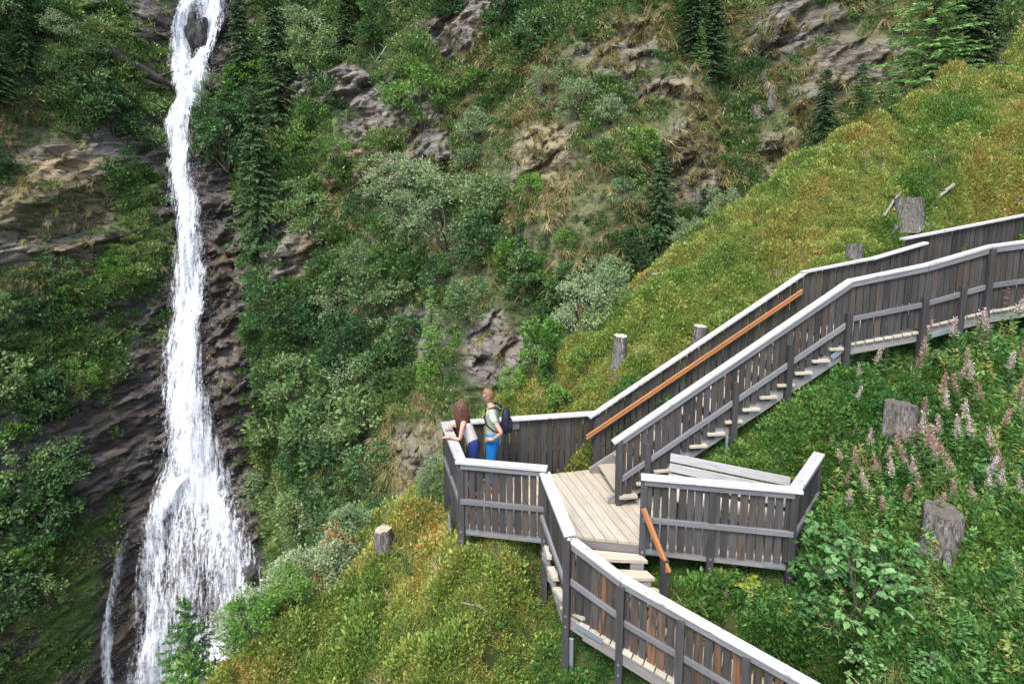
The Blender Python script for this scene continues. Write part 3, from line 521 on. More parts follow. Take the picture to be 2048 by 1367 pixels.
FIREWEED = [
 (6.59, 10.18, 0.9, 'fireweed stalk with pink and white seed fluff on the slope right of the bench'),
 (6.23, 10.09, 0.72, 'fireweed stalk with pink and white seed fluff on the slope right of the bench'),
 (5.87, 9.82, 0.61, 'fireweed stalk with pink and white seed fluff on the slope right of the bench'),
 (6.81, 10.2, 0.81, 'fireweed stalk with pink and white seed fluff on the slope right of the bench'),
 (6.89, 9.24, 0.91, 'fireweed stalk with pink and white seed fluff on the slope right of the bench'),
 (6.64, 9.15, 0.74, 'fireweed stalk with pink and white seed fluff on the slope right of the bench'),
 (7.23, 9.22, 0.74, 'fireweed stalk with pink and white seed fluff on the slope right of the bench'),
 (8.04, 9.68, 1.03, 'fireweed stalk with pink and white seed fluff on the slope right of the bench'),
 (7.76, 9.62, 0.85, 'fireweed stalk with pink and white seed fluff on the slope right of the bench'),
 (8.4, 9.74, 0.95, 'fireweed stalk with pink and white seed fluff on the slope right of the bench'),
 (7.91, 10.01, 0.88, 'fireweed stalk with pink and white seed fluff on the slope right of the bench'),
 (7.87, 9.22, 0.82, 'fireweed stalk with pink and white seed fluff on the slope right of the bench'),
 (7.82, 8.83, 0.87, 'fireweed stalk with pink and white seed fluff on the slope right of the bench'),
 (7.45, 8.98, 0.73, 'fireweed stalk with pink and white seed fluff on the slope right of the bench'),
 (6.2, 8.6, 0.86, 'fireweed stalk with pink and white seed fluff on the slope right of the bench'),
 (6.24, 8.43, 0.92, 'fireweed stalk with pink and white seed fluff on the slope right of the bench'),
 (6.27, 8.25, 0.91, 'fireweed stalk with pink and white seed fluff on the slope right of the bench'),
 (6.57, 8.49, 0.77, 'fireweed stalk with pink and white seed fluff on the slope right of the bench'),
 (5.97, 8.34, 0.76, 'fireweed stalk with pink and white seed fluff on the slope right of the bench'),
 (5.72, 8.4, 0.77, 'fireweed stalk with pink and white seed fluff on the slope right of the bench'),
 (5.68, 8.59, 0.71, 'fireweed stalk with pink and white seed fluff on the slope right of the bench'),
 (6.44, 8.09, 0.81, 'fireweed stalk with pink and white seed fluff on the slope right of the bench'),
 (6.98, 8.56, 0.85, 'fireweed stalk with pink and white seed fluff on the slope right of the bench'),
 (6.71, 8.09, 0.81, 'fireweed stalk with pink and white seed fluff on the slope right of the bench'),
 (7.04, 8.86, 0.8, 'fireweed stalk with pink and white seed fluff on the slope right of the bench'),
 (7.16, 8.3, 0.83, 'fireweed stalk with pink and white seed fluff on the slope right of the bench'),
 (7.43, 8.39, 0.84, 'fireweed stalk with pink and white seed fluff on the slope right of the bench'),
 (5.73, 9.08, 0.74, 'fireweed stalk with pink and white seed fluff on the slope right of the bench'),
 (5.53, 8.97, 0.74, 'fireweed stalk with pink and white seed fluff on the slope right of the bench'),
 (5.77, 8.87, 0.65, 'fireweed stalk with pink and white seed fluff on the slope right of the bench'),
 (5.97, 8.71, 0.79, 'fireweed stalk with pink and white seed fluff on the slope right of the bench'),
 (5.95, 8.13, 0.67, 'fireweed stalk with pink and white seed fluff on the slope right of the bench'),
 (5.25, 9.01, 0.66, 'fireweed stalk with pink and white seed fluff on the slope right of the bench'),
 (5.15, 8.54, 0.71, 'fireweed stalk with pink and white seed fluff on the slope right of the bench'),
 (5.48, 8.15, 0.68, 'fireweed stalk with pink and white seed fluff on the slope right of the bench'),
 (5.7, 8.12, 0.67, 'fireweed stalk with pink and white seed fluff on the slope right of the bench'),
 (7.33, 8.71, 0.71, 'fireweed stalk with pink and white seed fluff on the slope right of the bench'),
 (7.06, 7.99, 0.73, 'fireweed stalk with pink and white seed fluff on the slope right of the bench'),
 (6.26, 7.97, 0.59, 'fireweed stalk with pink and white seed fluff on the slope right of the bench'),
 (6.55, 8.81, 0.8, 'fireweed stalk with pink and white seed fluff on the slope right of the bench'),
 (6.25, 9.02, 0.57, 'fireweed stalk with pink and white seed fluff on the slope right of the bench'),
 (5.58, 9.42, 0.51, 'fireweed stalk with pink and white seed fluff on the slope right of the bench'),
 (8.14, 9.23, 0.82, 'fireweed stalk with pink and white seed fluff on the slope right of the bench'),
 (7.19, 9.48, 0.68, 'fireweed stalk with pink and white seed fluff on the slope right of the bench'),
 (3.98, 8.21, 0.53, 'fireweed stalk with pink and white seed fluff on the slope right of the bench'),
 (3.87, 7.01, 0.47, 'fireweed stalk with pink and white seed fluff on the slope right of the bench'),
 (4.5, 7.35, 0.41, 'fireweed stalk with pink and white seed fluff on the slope right of the bench'),
 (3.0, 7.89, 0.45, 'fireweed stalk with pink and white seed fluff on the slope right of the bench'),
 (5.87, 10.25, 0.64, 'fireweed stalk with pink and white seed fluff on the slope right of the bench'),
 (6.65, 10.61, 0.75, 'fireweed stalk with pink and white seed fluff on the slope right of the bench'),
 (6.38, 10.52, 0.65, 'fireweed stalk with pink and white seed fluff on the slope right of the bench'),
 (7.11, 10.58, 0.75, 'fireweed stalk with pink and white seed fluff on the slope right of the bench'),
 (7.12, 10.16, 0.81, 'fireweed stalk with pink and white seed fluff on the slope right of the bench'),
 (8.16, 10.2, 0.9, 'fireweed stalk with pink and white seed fluff on the slope right of the bench'),
 (8.53, 10.41, 0.91, 'fireweed stalk with pink and white seed fluff on the slope right of the bench'),
 (5.67, 9.65, 0.6, 'fireweed stalk with pink and white seed fluff on the slope right of the bench'),
 (5.37, 9.45, 0.51, 'fireweed stalk with pink and white seed fluff on the slope right of the bench'),
 (6.8, 9.82, 0.79, 'fireweed stalk with pink and white seed fluff on the slope right of the bench'),
 (7.03, 9.88, 0.79, 'fireweed stalk with pink and white seed fluff on the slope right of the bench'),
 (7.57, 9.99, 0.88, 'fireweed stalk with pink and white seed fluff on the slope right of the bench'),
 (7.6, 10.5, 0.74, 'fireweed stalk with pink and white seed fluff on the slope right of the bench'),
 (8.42, 10.1, 0.98, 'fireweed stalk with pink and white seed fluff on the slope right of the bench'),
 (9.1, 10.74, 0.94, 'fireweed stalk with pink and white seed fluff on the slope right of the bench'),
 (7.43, 9.42, 0.84, 'fireweed stalk with pink and white seed fluff on the slope right of the bench'),
 (7.45, 9.21, 0.82, 'fireweed stalk with pink and white seed fluff on the slope right of the bench'),
 (7.62, 8.61, 0.85, 'fireweed stalk with pink and white seed fluff on the slope right of the bench'),
 (7.65, 8.86, 0.88, 'fireweed stalk with pink and white seed fluff on the slope right of the bench'),
 (6.89, 9.05, 0.81, 'fireweed stalk with pink and white seed fluff on the slope right of the bench'),
 (6.82, 8.7, 0.87, 'fireweed stalk with pink and white seed fluff on the slope right of the bench'),
 (6.37, 8.77, 0.87, 'fireweed stalk with pink and white seed fluff on the slope right of the bench'),
 (5.97, 8.52, 0.78, 'fireweed stalk with pink and white seed fluff on the slope right of the bench'),
 (6.04, 8.02, 0.66, 'fireweed stalk with pink and white seed fluff on the slope right of the bench'),
 (6.39, 7.82, 0.65, 'fireweed stalk with pink and white seed fluff on the slope right of the bench'),
 (6.6, 7.78, 0.71, 'fireweed stalk with pink and white seed fluff on the slope right of the bench'),
 (6.93, 7.64, 0.63, 'fireweed stalk with pink and white seed fluff on the slope right of the bench'),
 (5.48, 8.47, 0.7, 'fireweed stalk with pink and white seed fluff on the slope right of the bench'),
 (5.45, 8.75, 0.64, 'fireweed stalk with pink and white seed fluff on the slope right of the bench'),
 (5.44, 9.24, 0.59, 'fireweed stalk with pink and white seed fluff on the slope right of the bench'),
 (6.8, 7.87, 0.72, 'fireweed stalk with pink and white seed fluff on the slope right of the bench'),
 (5.98, 8.94, 0.65, 'fireweed stalk with pink and white seed fluff on the slope right of the bench'),
 (6.35, 8.99, 0.57, 'fireweed stalk with pink and white seed fluff on the slope right of the bench'),
 (8.79, 13.39, 0.44, 'faded fireweed stalk on the heath behind the upper railing'),
 (9.88, 13.48, 0.4, 'faded fireweed stalk on the heath behind the upper railing'),
 (11.13, 13.43, 0.44, 'faded fireweed stalk on the heath behind the upper railing'),
 (10.7, 13.56, 0.41, 'faded fireweed stalk on the heath behind the upper railing'),
 (9.48, 13.3, 0.38, 'faded fireweed stalk on the heath behind the upper railing'),
 (8.04, 13.11, 0.37, 'faded fireweed stalk on the heath behind the upper railing'),
 (2.48, 11.96, 0.41, 'faded fireweed stalk on the heath behind the upper railing'),
 (2.67, 11.92, 0.37, 'faded fireweed stalk on the heath behind the upper railing'),
]
RASPBERRY = [
 (4.37, 7.68, 1.15, 0.85, 'tall broad leaved bush touching the right end of the bench railing'),
 (4.55, 7.19, 1.15, 0.95, 'largest pale leaved bush right of the platform'),
 (5.03, 7.32, 0.93, 0.9, 'leafy bush between the pale bush and the massive stump'),
 (4.12, 7.29, 0.53, 1.1, 'yellow green low bush below the corner post of the bench railing'),
 (4.46, 6.79, 0.56, 1.0, 'low leafy bush in front of the largest pale bush'),
 (4.05, 6.81, 0.38, 1.3, 'single broad leaved plant just above the lower ramp railing'),
 (4.97, 6.38, 0.36, 1.2, 'light green broad leaved plant below the tiny stump'),
 (3.77, 7.09, 0.33, 1.2, 'small broad leaved plant beside the middle of the lower ramp'),
]
FERNS = [
 (3.37, 8.17, 0.36, 'yellow green fern under the bench platform'),
 (3.21, 8.3, 0.3, 'green fern beside the middle post under the bench platform'),
 (3.58, 8.01, 0.28, 'small drooping yellow fern below the front beam'),
 (4.59, 9.43, 0.34, 'bright green fern behind the bench platform corner'),
 (4.42, 8.74, 0.3, 'green fern close to the back post right of the bench'),
]
# ---------------------------------------------------------------- the wooden walkway
rng = random.Random(7)
SLATS = []; SLATS2 = []
for k in range(8):
    r_ = random.Random(k); w = .050 + r_.uniform(-.004, .004); v = []; f = []
    segs = 6; j = [(r_.uniform(-.004, .004), r_.uniform(-.004, .004)) for _ in range(segs + 1)]
    for i in range(segs + 1):
        z = i / segs
        for (x, y) in ((-w + j[i][0], -.011), (w + j[i][1], -.011), (w + j[i][1], .011), (-w + j[i][0], .011)): v.append((x, y, z))
    for i in range(segs):
        for q in range(4):
            a, b = 4 * i + q, 4 * i + (q + 1) % 4; f.append((a, b, b + 4, a + 4))
    f += [(3, 2, 1, 0), tuple(4 * segs + q for q in range(4))]
    SLATS.append(pymesh('slat', v, f, M['slat'])); SLATS2.append(pymesh('slat', v, f, M['slat2']))
POSTM = boxmesh('post', -.048, .048, -.048, .048, 0, 1, M['post'], 0)
BOLTM = bm_mesh('bolt', (lambda b: (bmesh.ops.create_cone(b, cap_ends=True, segments=8, radius1=.021, radius2=.017, depth=.018), b)[1])(bmesh.new()), M['bolt'])
def lerp(a, b, t): return a + (b - a) * t
def post(parent, x, y, z0, z1, rz=0.0, name='post', lean=0.0):
    return link(name, POSTM, parent, (x, y, z0), (lean, 0, rz), (1, 1, z1 - z0))
def bolt(parent, x, y, z, rz):
    return link('bolt', BOLTM, parent, (x, y, z), (R(90), 0, rz))
def railing(thing, A, B, fa, fb, ca, cb, side=1, pitch=.122, cap_w=.17, mid=True, bot=-.06, skip=(), over=(0.06, 0.06), hand=None, midh=.42, steps=None, fascia=True):
    """a run of railing from A to B in plan: floor heights fa, fb; cap-top heights ca, cb.
    side: +1 when the outside is on the right of A->B. The cap board is the part, slats and rails its sub-parts."""
    ax, ay = A; bx, by = B; L = math.hypot(bx - ax, by - ay); ux, uy = (bx - ax) / L, (by - ay) / L
    nx, ny = uy * side, -ux * side                      # towards the outside
    rz = math.atan2(uy, ux)
    sl = (cb - ca) / L
    A3 = (ax - ux * over[0], ay - uy * over[0], ca - sl * over[0]); B3 = (bx + ux * over[1], by + uy * over[1], cb + sl * over[1])
    capo = board('railing', A3, B3, cap_w, .042, M['cap'], thing, bevel=.005)
    inv = capo.matrix_basis.inverted()
    def sub(o):
        mw = o.matrix_basis.copy(); o.parent = capo; o.matrix_basis = inv @ mw
        return o
    def outside(t, z, d): return (lerp(ax, bx, t) + nx * d, lerp(ay, by, t) + ny * d, z)
    if fascia: sub(board('fascia_board', outside(0, ca - .044, .046), outside(1, cb - .044, .046), .035, .085, M['rail'], None))
    if mid:
        h0 = fa + (ca - fa) * midh; h1 = fb + (cb - fb) * midh
        sub(board('mid_rail', outside(-.005, h0, .046), outside(1.005, h1, .046), .04, .085, M['rail'], None))
    n = max(1, int(round(L / pitch)))
    for i in range(n):
        t = (i + .5) / n
        if any(a < t < b for a, b in skip): continue
        fz = lerp(fa, fb, t) if steps is None else steps(t)
        z0 = fz + bot + rng.uniform(-.012, .012); z1 = lerp(ca, cb, t) - .05
        x, y, _ = outside(t, 0, .012)
        o = link('slat', (SLATS2 if thing.name.startswith('lower') else SLATS)[rng.randrange(8)], None, (x, y, z0), (rng.uniform(-.006, .006), rng.uniform(-.012, .012), rz + (math.pi if rng.random() < .5 else 0)), (1, 1, z1 - z0 - (abs(sl) * .06)))
        sub(o)
    if hand:
        (h0, h1, t0, t1, d) = hand
        for dz in (0, -.055):
            sub(board('handrail', outside(t0, lerp(ca, cb, t0) - h0 + dz, d), outside(t1, lerp(ca, cb, t1) - h1 + dz, d), .045, .04, M['oiled'], None, bevel=.008))
    return capo
def poly_boards(name, poly, direction, pitch, gap, z, t, mat, parent):
    """deck boards laid along `direction`, cut to the outline `poly` (plan points)"""
    d = Vector(direction).normalized(); n = Vector((-d.y, d.x)); pts = [Vector(p) for p in poly]
    s = [p.dot(n) for p in pts]; lo, hi = min(s), max(s); out = []
    def clip(P, c, sg):
        res = []
        for a, b in zip(P, P[1:] + P[:1]):
            da, db = sg * (a.dot(n) - c), sg * (b.dot(n) - c)
            if da >= 0: res.append(a)
            if (da >= 0) != (db >= 0): res.append(a + (b - a) * (da / (da - db)))
        return res
    k = 0; x = lo
    while x < hi:
        P = clip(clip(pts, x + gap / 2, 1), x + pitch - gap / 2, -1) if len(pts) else []
        if len(P) >= 3:
            c = sum(P, Vector((0, 0))) / len(P); rz = math.atan2(d.y, d.x); dz = rng.uniform(-.002, .002)
            loc = [((p - c).dot(d), (p - c).dot(n)) for p in P]; m = len(P)
            v = [(a, b, 0) for a, b in loc] + [(a, b, -t) for a, b in loc]
            f = [tuple(range(m)), tuple(range(2 * m - 1, m - 1, -1))] + [((i + 1) % m, i, m + i, m + (i + 1) % m) for i in range(m)]
            bm = bmesh.new(); vs_ = [bm.verts.new(q) for q in v]
            for q in f: bm.faces.new([vs_[i] for i in q])
            o = link(name, bm_mesh(name, bm, mat), parent, (c.x, c.y, z + dz), (0, 0, rz)); out.append(o)
        x += pitch; k += 1
    return out
def zinc_plate(parent, A, B, h):
    return board('steel_bracket', A, B, .008, h, M['zinc'], parent, bevel=.001)
FL, FR = (-.80, 8.975), (4.02, 8.035)                 # the long front edge of the deck
def fr(t, d=0.0):                                     # a point on the front edge, d metres outside it
    ux, uy = FR[0] - FL[0], FR[1] - FL[1]; L = math.hypot(ux, uy)
    return (FL[0] + ux * t + uy / L * d, FL[1] + uy * t - ux / L * d)
T1, T2 = .272, .575                                   # the stair mouth on that edge
BL = (-1.22, 10.55); BR = (1.72, 11.10)
plat = tag(empty('viewing_platform', (0, 0, 0)), 'weathered wooden viewing platform with pale deck boards and slatted railings where two hikers stand', 'platform')
deck_poly = [FL, FR, (4.93, 9.16), (2.5, 9.86), (1.95, 9.95), (1.62, 10.93), (.76, 10.72), (-1.18, 10.42)]
poly_boards('deck_board', deck_poly, (.256, -.967), .158, .011, 0.0, .045, M['deck'], plat)
def beam(parent, A, B, h=.16, w=.07): return board('beam', A, B, w, h, M['beam'], parent)
p0, p1 = fr(0, -.04), fr(1, -.04)
beam(plat, (*p0, -.048), (*p1, -.048), .14)
beam(plat, (-.75, 9.05, -.05), (-1.12, 10.35, -.05), .15); beam(plat, (-1.1, 10.33, -.05), (1.6, 10.8, -.05), .15); beam(plat, (3.95, 8.12, -.05), (4.85, 9.12, -.05), .15)
def ground(x, y): return float(hill(x, y))
railing(plat, fr(0), fr(T1), 0, 0, 1.08, 1.08, 1, over=(.08, .03))                                     # front left
railing(plat, BL, FL, 0, 0, 1.076, 1.076, 1, over=(.06, -.09))                                           # left side, where they lean
railing(plat, BR, BL, 0, 0, 1.08, 1.08, 1, over=(0, -.09), mid=True)                                   # back
railing(plat, fr(T2), fr(1), 0, 0, 1.08, 1.08, 1, over=(.05, .1))                                     # in front of the bench
railing(plat, FR, (4.93, 9.18), 0, 0, 1.076, 1.076, 1, over=(-.09, .1))                                    # right of the bench
fa = math.atan2(FR[1] - FL[1], FR[0] - FL[0])
for t, top, rz in ((0, 1.04, fa), (T1, 1.04, fa), (T2, 1.04, fa), (.775, 1.04, fa), (1.0, 1.04, fa)):
    x, y = fr(t, .005)
    g = ground(x, y)
    post(plat, x, y, g - .25, top, rz)
    for dz in (-.11, -.26): bolt(plat, *fr(t, .062), dz, fa)
for x, y in ((BL[0], BL[1]), (.2, 10.86), (1.72, 11.1), (4.93, 9.18), (-1.02, 9.78)):
    post(plat, x, y, ground(x, y) - .25, 1.04, .2)
for t0, t1 in ((.012, .06), (.215, .262), (.585, .64), (.93, .985)):
    a, b = fr(t0, -.0015), fr(t1, -.0015); zinc_plate(plat, (*a, -.075), (*b, -.075), .085)
x, y = fr(.018, .03); link('steel_foot', boxmesh('steel_foot', -.03, .03, -.012, .012, 0, .34, M['zinc'], .002), plat, (x, y, ground(x, y) - .1), (0, 0, fa))
x, y = -.98, 9.6; link('steel_foot', boxmesh('steel_foot', -.03, .03, -.012, .012, 0, .5, M['zinc'], .002), plat, (x - .1, y, -.7), (0, 0, 1.8))
sg = link('trail_plate', boxmesh('trail_plate', -.065, .065, -.008, .008, -.075, .075, M['rail'], .003), plat, (.075, 10.765, .94), (0, 0, .19)); tag(sg, 'small worn wooden plate fixed to the back railing')
# ---- upper staircase: 13 treads up to the right
S0, S1 = Vector((1.80, 9.60)), Vector((5.78, 10.17)); ACR = Vector((-.18, 1.20)); NST = 13; RISE = 2.62
stair = tag(empty('upper_staircase', (0, 0, 0)), 'steep wooden staircase climbing right from the platform, with slatted sides and an oiled handrail', 'staircase')
def st(t, a=0.0): p = S0 + (S1 - S0) * t + ACR * a; return (p.x, p.y)
run = (S1 - S0).length / NST; ud = (S1 - S0).normalized()
for k in range(NST):
    z = RISE * (k + 1) / NST - .02; t = (k + .5) / NST
    a = st(t, .0); b = st(t, 1.0)
    e = -.06 if k else -.10
    a3 = Vector((a[0] + e * ACR.x, a[1] + e * ACR.y, z)); b3 = Vector((b[0], b[1], z))
    board('tread', a3, b3, run * 1.02, .045, M['deck'], stair)
for a in (.03, .97):
    A, B = st(-.045, a), st(1.01, a); beam(stair, (*A, .10), (*B, RISE + .06), .24, .055)
def stairfloor(t): return RISE * math.floor(t * NST + .4) / NST + .10
railing(stair, st(.0), st(1.0), .12, RISE + .12, 1.2, RISE + 1.16, 1, over=(.12, .02), steps=stairfloor, bot=-.03, midh=.33, cap_w=.15)
railing(stair, st(-.02, 1.03), st(1.0, 1.03), .12, RISE + .12, 1.16, RISE + 1.14, -1, over=(.1, .02), steps=lambda t: stairfloor(t) - .12, bot=-.05, mid=False, cap_w=.14,
        hand=(.30, .28, -.04, .985, -.07), fascia=False)
post(stair, *st(0, -.02), .02, 1.16, .14); post(stair, *st(.0, 1.04), -.1, 1.08, .14)
for t in (.12, .5, .74):
    x, y = st(t, -.035); post(stair, x, y, min(ground(x, y), RISE * t) - .3, RISE * t + .75, .14)
for t in (.33, .66): x, y = st(t, 1.06); post(stair, x, y, ground(x, y) - .3, RISE * t + 1.1, .14)
x, y = st(.46, -.02); link('steel_foot', boxmesh('steel_foot', -.02, .02, -.012, .012, 0, .5, M['zinc'], .002), stair, (x + .05, y - .03, ground(x, y) - .2), (0, 0, .14))
a, b = st(.93, -.035), st(1.0, -.035); zinc_plate(stair, (*a, RISE * .93 + .03), (*b, RISE + .04), .085)
# ---- upper walkway: ramps on to the right
walk = tag(empty('upper_walkway', (0, 0, 0)), 'slatted wooden walkway ramping away right from the top of the staircase above the fireweed', 'walkway')
W = [((5.78, 10.17), 2.66), ((7.08, 10.2), 2.92), ((8.2, 10.28), 3.21), ((10.4, 10.5), 3.50)]
WI = [((5.60, 11.40), 2.66), ((6.95, 11.45), 2.92), ((8.0, 11.58), 3.2)]
WJ = [((7.85, 11.95), 3.26), ((12.2, 13.1), 3.9)]
def ramp_boards(parent, a, b, za, zb, wid, left=1, pitch=.158, lift=0.0):
    A = Vector((*a, za)); B = Vector((*b, zb)); d = (B - A); L = d.length; d.normalize()
    side = Vector((-d.y, d.x, 0)).normalized() * left; n = int(L / pitch)
    for i in range(n):
        c = A + d * ((i + .5) * L / n) + Vector((0, 0, lift))
        up = d.cross(side) * left
        board('walk_board', c - side * .05, c + side * wid, pitch - .012, .042, M['deck'], parent, up=up if up.z > 0 else -up)
(wa, za), (wb, zb), (wc, zc), (wd, zd) = W
ramp_boards(walk, wa, wb, za, zb - .04, 1.2); ramp_boards(walk, wb, wc, zb + .03, zc, 1.3); ramp_boards(walk, wc, wd, zc, zd, 1.5)
for (a, z1), (b, z2) in zip(W, W[1:]): beam(walk, (a[0], a[1] + .02, z1 - .05), (b[0], b[1] + .02, z2 - .05), .17, .06)
railing(walk, wa, wb, za, zb, za + 1.12, zb + 1.13, 1, over=(.02, .0), midh=.42, pitch=.118, cap_w=.15, bot=.02)
railing(walk, wb, wc, zb, zc, zb + 1.13, zc + 1.15, 1, over=(.0, .0), midh=.42, pitch=.118, cap_w=.15, bot=.02)
railing(walk, wc, wd, zc, zd, zc + 1.15, zd + 1.12, 1, over=(.0, .1), midh=.42, pitch=.118, cap_w=.15, bot=.02)
for (a, z1), (b, z2) in zip(WI, WI[1:]): railing(walk, a, b, z1, z2, z1 + 1.12, z2 + 1.12, -1, over=(.06, .0), mid=False, pitch=.118, cap_w=.13, fascia=False)
for (a, z1), (b, z2) in zip(WJ, WJ[1:]): railing(walk, a, b, z1, z2, z1 + 1.12, z2 + 1.12, -1, over=(.1, .1), mid=False, pitch=.118, cap_w=.13, fascia=False)
for (x, y), z in ((wa, za), (wb, zb), ((7.75, 10.25), 3.1), ((9.3, 10.38), 3.35)):
    post(walk, x, y - .06, ground(x, y - .06) - .3, z + .55, .05)
post(walk, 8.2, 10.22, 3.0, 4.3, .05)
zinc_plate(walk, (7.2, 10.165, 2.83), (7.62, 10.195, 2.94), .09)
# ---- lower walkway: winding steps, then a ramp down to the right
low = tag(empty('lower_walkway', (0, 0, 0)), 'wooden steps winding down from the platform into a slatted ramp in the foreground', 'walkway')
C0 = Vector(fr(T1, .04)); C1 = Vector((.80, 7.80)); C2 = Vector((1.50, 7.48)); RD = Vector((.895, -.446))
PIV = Vector(fr(T2, -.12)) + Vector((.0, 0))
zs = [-.17, -.34, -.50, -.64]
lefts = [Vector((.53, 8.36)), Vector((.60, 8.10)), Vector((.70, 7.88)), Vector((.98, 7.66))]
prevL = Vector((.50, 8.66)); rights = [Vector((2.02, 8.26)), Vector((2.10, 8.10)), Vector((2.22, 8.02)), Vector((2.34, 8.06))]
prevR = Vector((1.94, 8.42))
for k, (L_, R_, z) in enumerate(zip(lefts, rights, zs)):
    P = [prevL, L_, R_, prevR]; c = sum(P, Vector((0, 0))) / 4
    e = [Vector((p.x - c.x, p.y - c.y)) for p in P]
    v = [(p.x, p.y, 0) for p in e] + [(p.x, p.y, -.05) for p in e]
    f = [(0, 1, 2, 3), (7, 6, 5, 4)] + [((i + 1) % 4, i, 4 + i, 4 + (i + 1) % 4) for i in range(4)]
    bm = bmesh.new(); q = [bm.verts.new(x) for x in v]; [bm.faces.new([q[i] for i in g]) for g in f]
    link('tread', bm_mesh('tread', bm, M['deck']), low, (c.x, c.y, z))
    board('riser_block', (R_.x - .25, R_.y + .06, z - .05), (R_.x - .05, R_.y + .04, z - .05), .06, .15, M['beam'], low)
    prevL, prevR = L_ + (prevL - L_) * .1, R_ + (prevR - R_) * .1
RZ0 = -.74; RS = .285
rp0 = Vector((.95, 7.70)); rl = 3.4
ramp_end = rp0 + RD * rl
zr = lambda s: RZ0 - RS * s
ramp_boards(low, rp0, ramp_end, zr(0), zr(rl), 1.0, 1)
beam(low, (C1.x + .0, C1.y + .0, -.70), (*(rp0 + RD * .6), zr(.6) - .05), .17, .06)
beam(low, (*(rp0 + RD * .1), zr(.1) - .05), (*ramp_end, zr(rl) - .05), .17, .06)
beam(low, (*(C0), -.20), (*(C1 + Vector((-.02, .05))), -.78), .2, .05)
railing(low, C0, C1, -.05, -.62, 1.02, .56, 1, over=(.0, .05), bot=.1, midh=.36, pitch=.115)
c2z = .06
railing(low, C1, C2, -.66, -.97, .50, c2z + .04, 1, over=(.0, .0), bot=.03, pitch=.118, midh=.5, cap_w=.15)
e1 = C2 + RD * 3.6
railing(low, C2, e1, c2z - 1.03, c2z - 1.03 - RS * 3.6, c2z + .04, c2z + .04 - RS * 3.6, 1, over=(.0, .1), bot=.02, pitch=.121, midh=.46, cap_w=.15)
ra = math.atan2(RD.y, RD.x)
for p, zt in ((C1, .50), (C2 + RD * .0, .02), (C2 + RD * .80, .02 - RS * .8), (C2 + RD * 1.6, .02 - RS * 1.6), (C2 + RD * 2.5, .02 - RS * 2.5)):
    q = p + Vector((RD.y, -RD.x)) * .06
    post(low, q.x, q.y, min(ground(q.x, q.y), zt - 1.2) - .3, zt - .02, ra)
    bolt(low, q.x + RD.y * .05, q.y - RD.x * .05, zt - 1.16, ra); bolt(low, q.x + RD.y * .05, q.y - RD.x * .05, zt - 1.32, ra)
q = C1 + Vector((RD.y, -RD.x)) * .06
link('steel_foot', boxmesh('steel_foot', -.03, .03, -.012, .012, 0, .75, M['zinc'], .002), low, (q.x + .07, q.y - .03, ground(q.x, q.y) - .15), (0, 0, ra))
zinc_plate(low, (C1.x + .1, C1.y - .13, -.72), (C1.x + .46, C1.y - .31, -.83), .09)
for k, z in enumerate(zs[:3]): board('stringer_block', (lefts[k].x - .05, lefts[k].y + .2, z - .05), (lefts[k].x + .03, lefts[k].y + .02, z - .05), .05, .12, M['beam'], low)
HA, HB = Vector((*fr(T2 + .004, .12), .64)), Vector((2.27, 7.90, -.12))
board('handrail', HA, HB, .05, .085, M['oiled'], low, bevel=.01)
post(low, 2.20, 8.0, ground(2.2, 8.0) - .3, .02, .2)
# ---- bench against the slope
bench = tag(empty('wooden_bench', (3.4, 9.1, 0)), 'grey plank bench with a sloped three board backrest on the platform behind the front railing', 'bench')
def bx(x, y, z): return (x - 3.4, y - 9.1, z)
b0, b1 = Vector((2.66, 9.52)), Vector((4.26, 8.66)); bd = (b1 - b0).normalized(); bn = Vector((bd.y, -bd.x))   # bn points to the sitter's front
if bn.y > 0: bn = -bn
for k in range(3):
    z = .96 - k * .155; o = bn * (.03 + .045 * k); zz = .135
    a, b = b0 + o, b1 + o
    board('backrest_plank', bx(a.x, a.y, z), bx(b.x, b.y, z), .032, zz, M['bench'], bench, up=(bn.x * -.25, bn.y * -.25, 1))
for k in range(3):
    o = bn * (.22 + .15 * k); a, b = b0 + o, b1 + o
    board('seat_plank', bx(a.x, a.y, .45), bx(b.x, b.y, .45), .138, .04, M['deck'], bench)
for t in (.12, .88):
    a = b0 + (b1 - b0) * t
    for o in (.24, .5):
        p = a + bn * o; link('leg', POSTM, bench, bx(p.x, p.y, 0.0), (0, 0, math.atan2(bd.y, bd.x)), (.8, .8, .41))
    p = a + bn * .02; board('back_support', bx(p.x + bn.x * .16, p.y + bn.y * .16, .02), bx(p.x - bn.x * .0, p.y - bn.y * .0, .92), .06, .05, M['post'], bench, up=(bn.x, bn.y, .2))
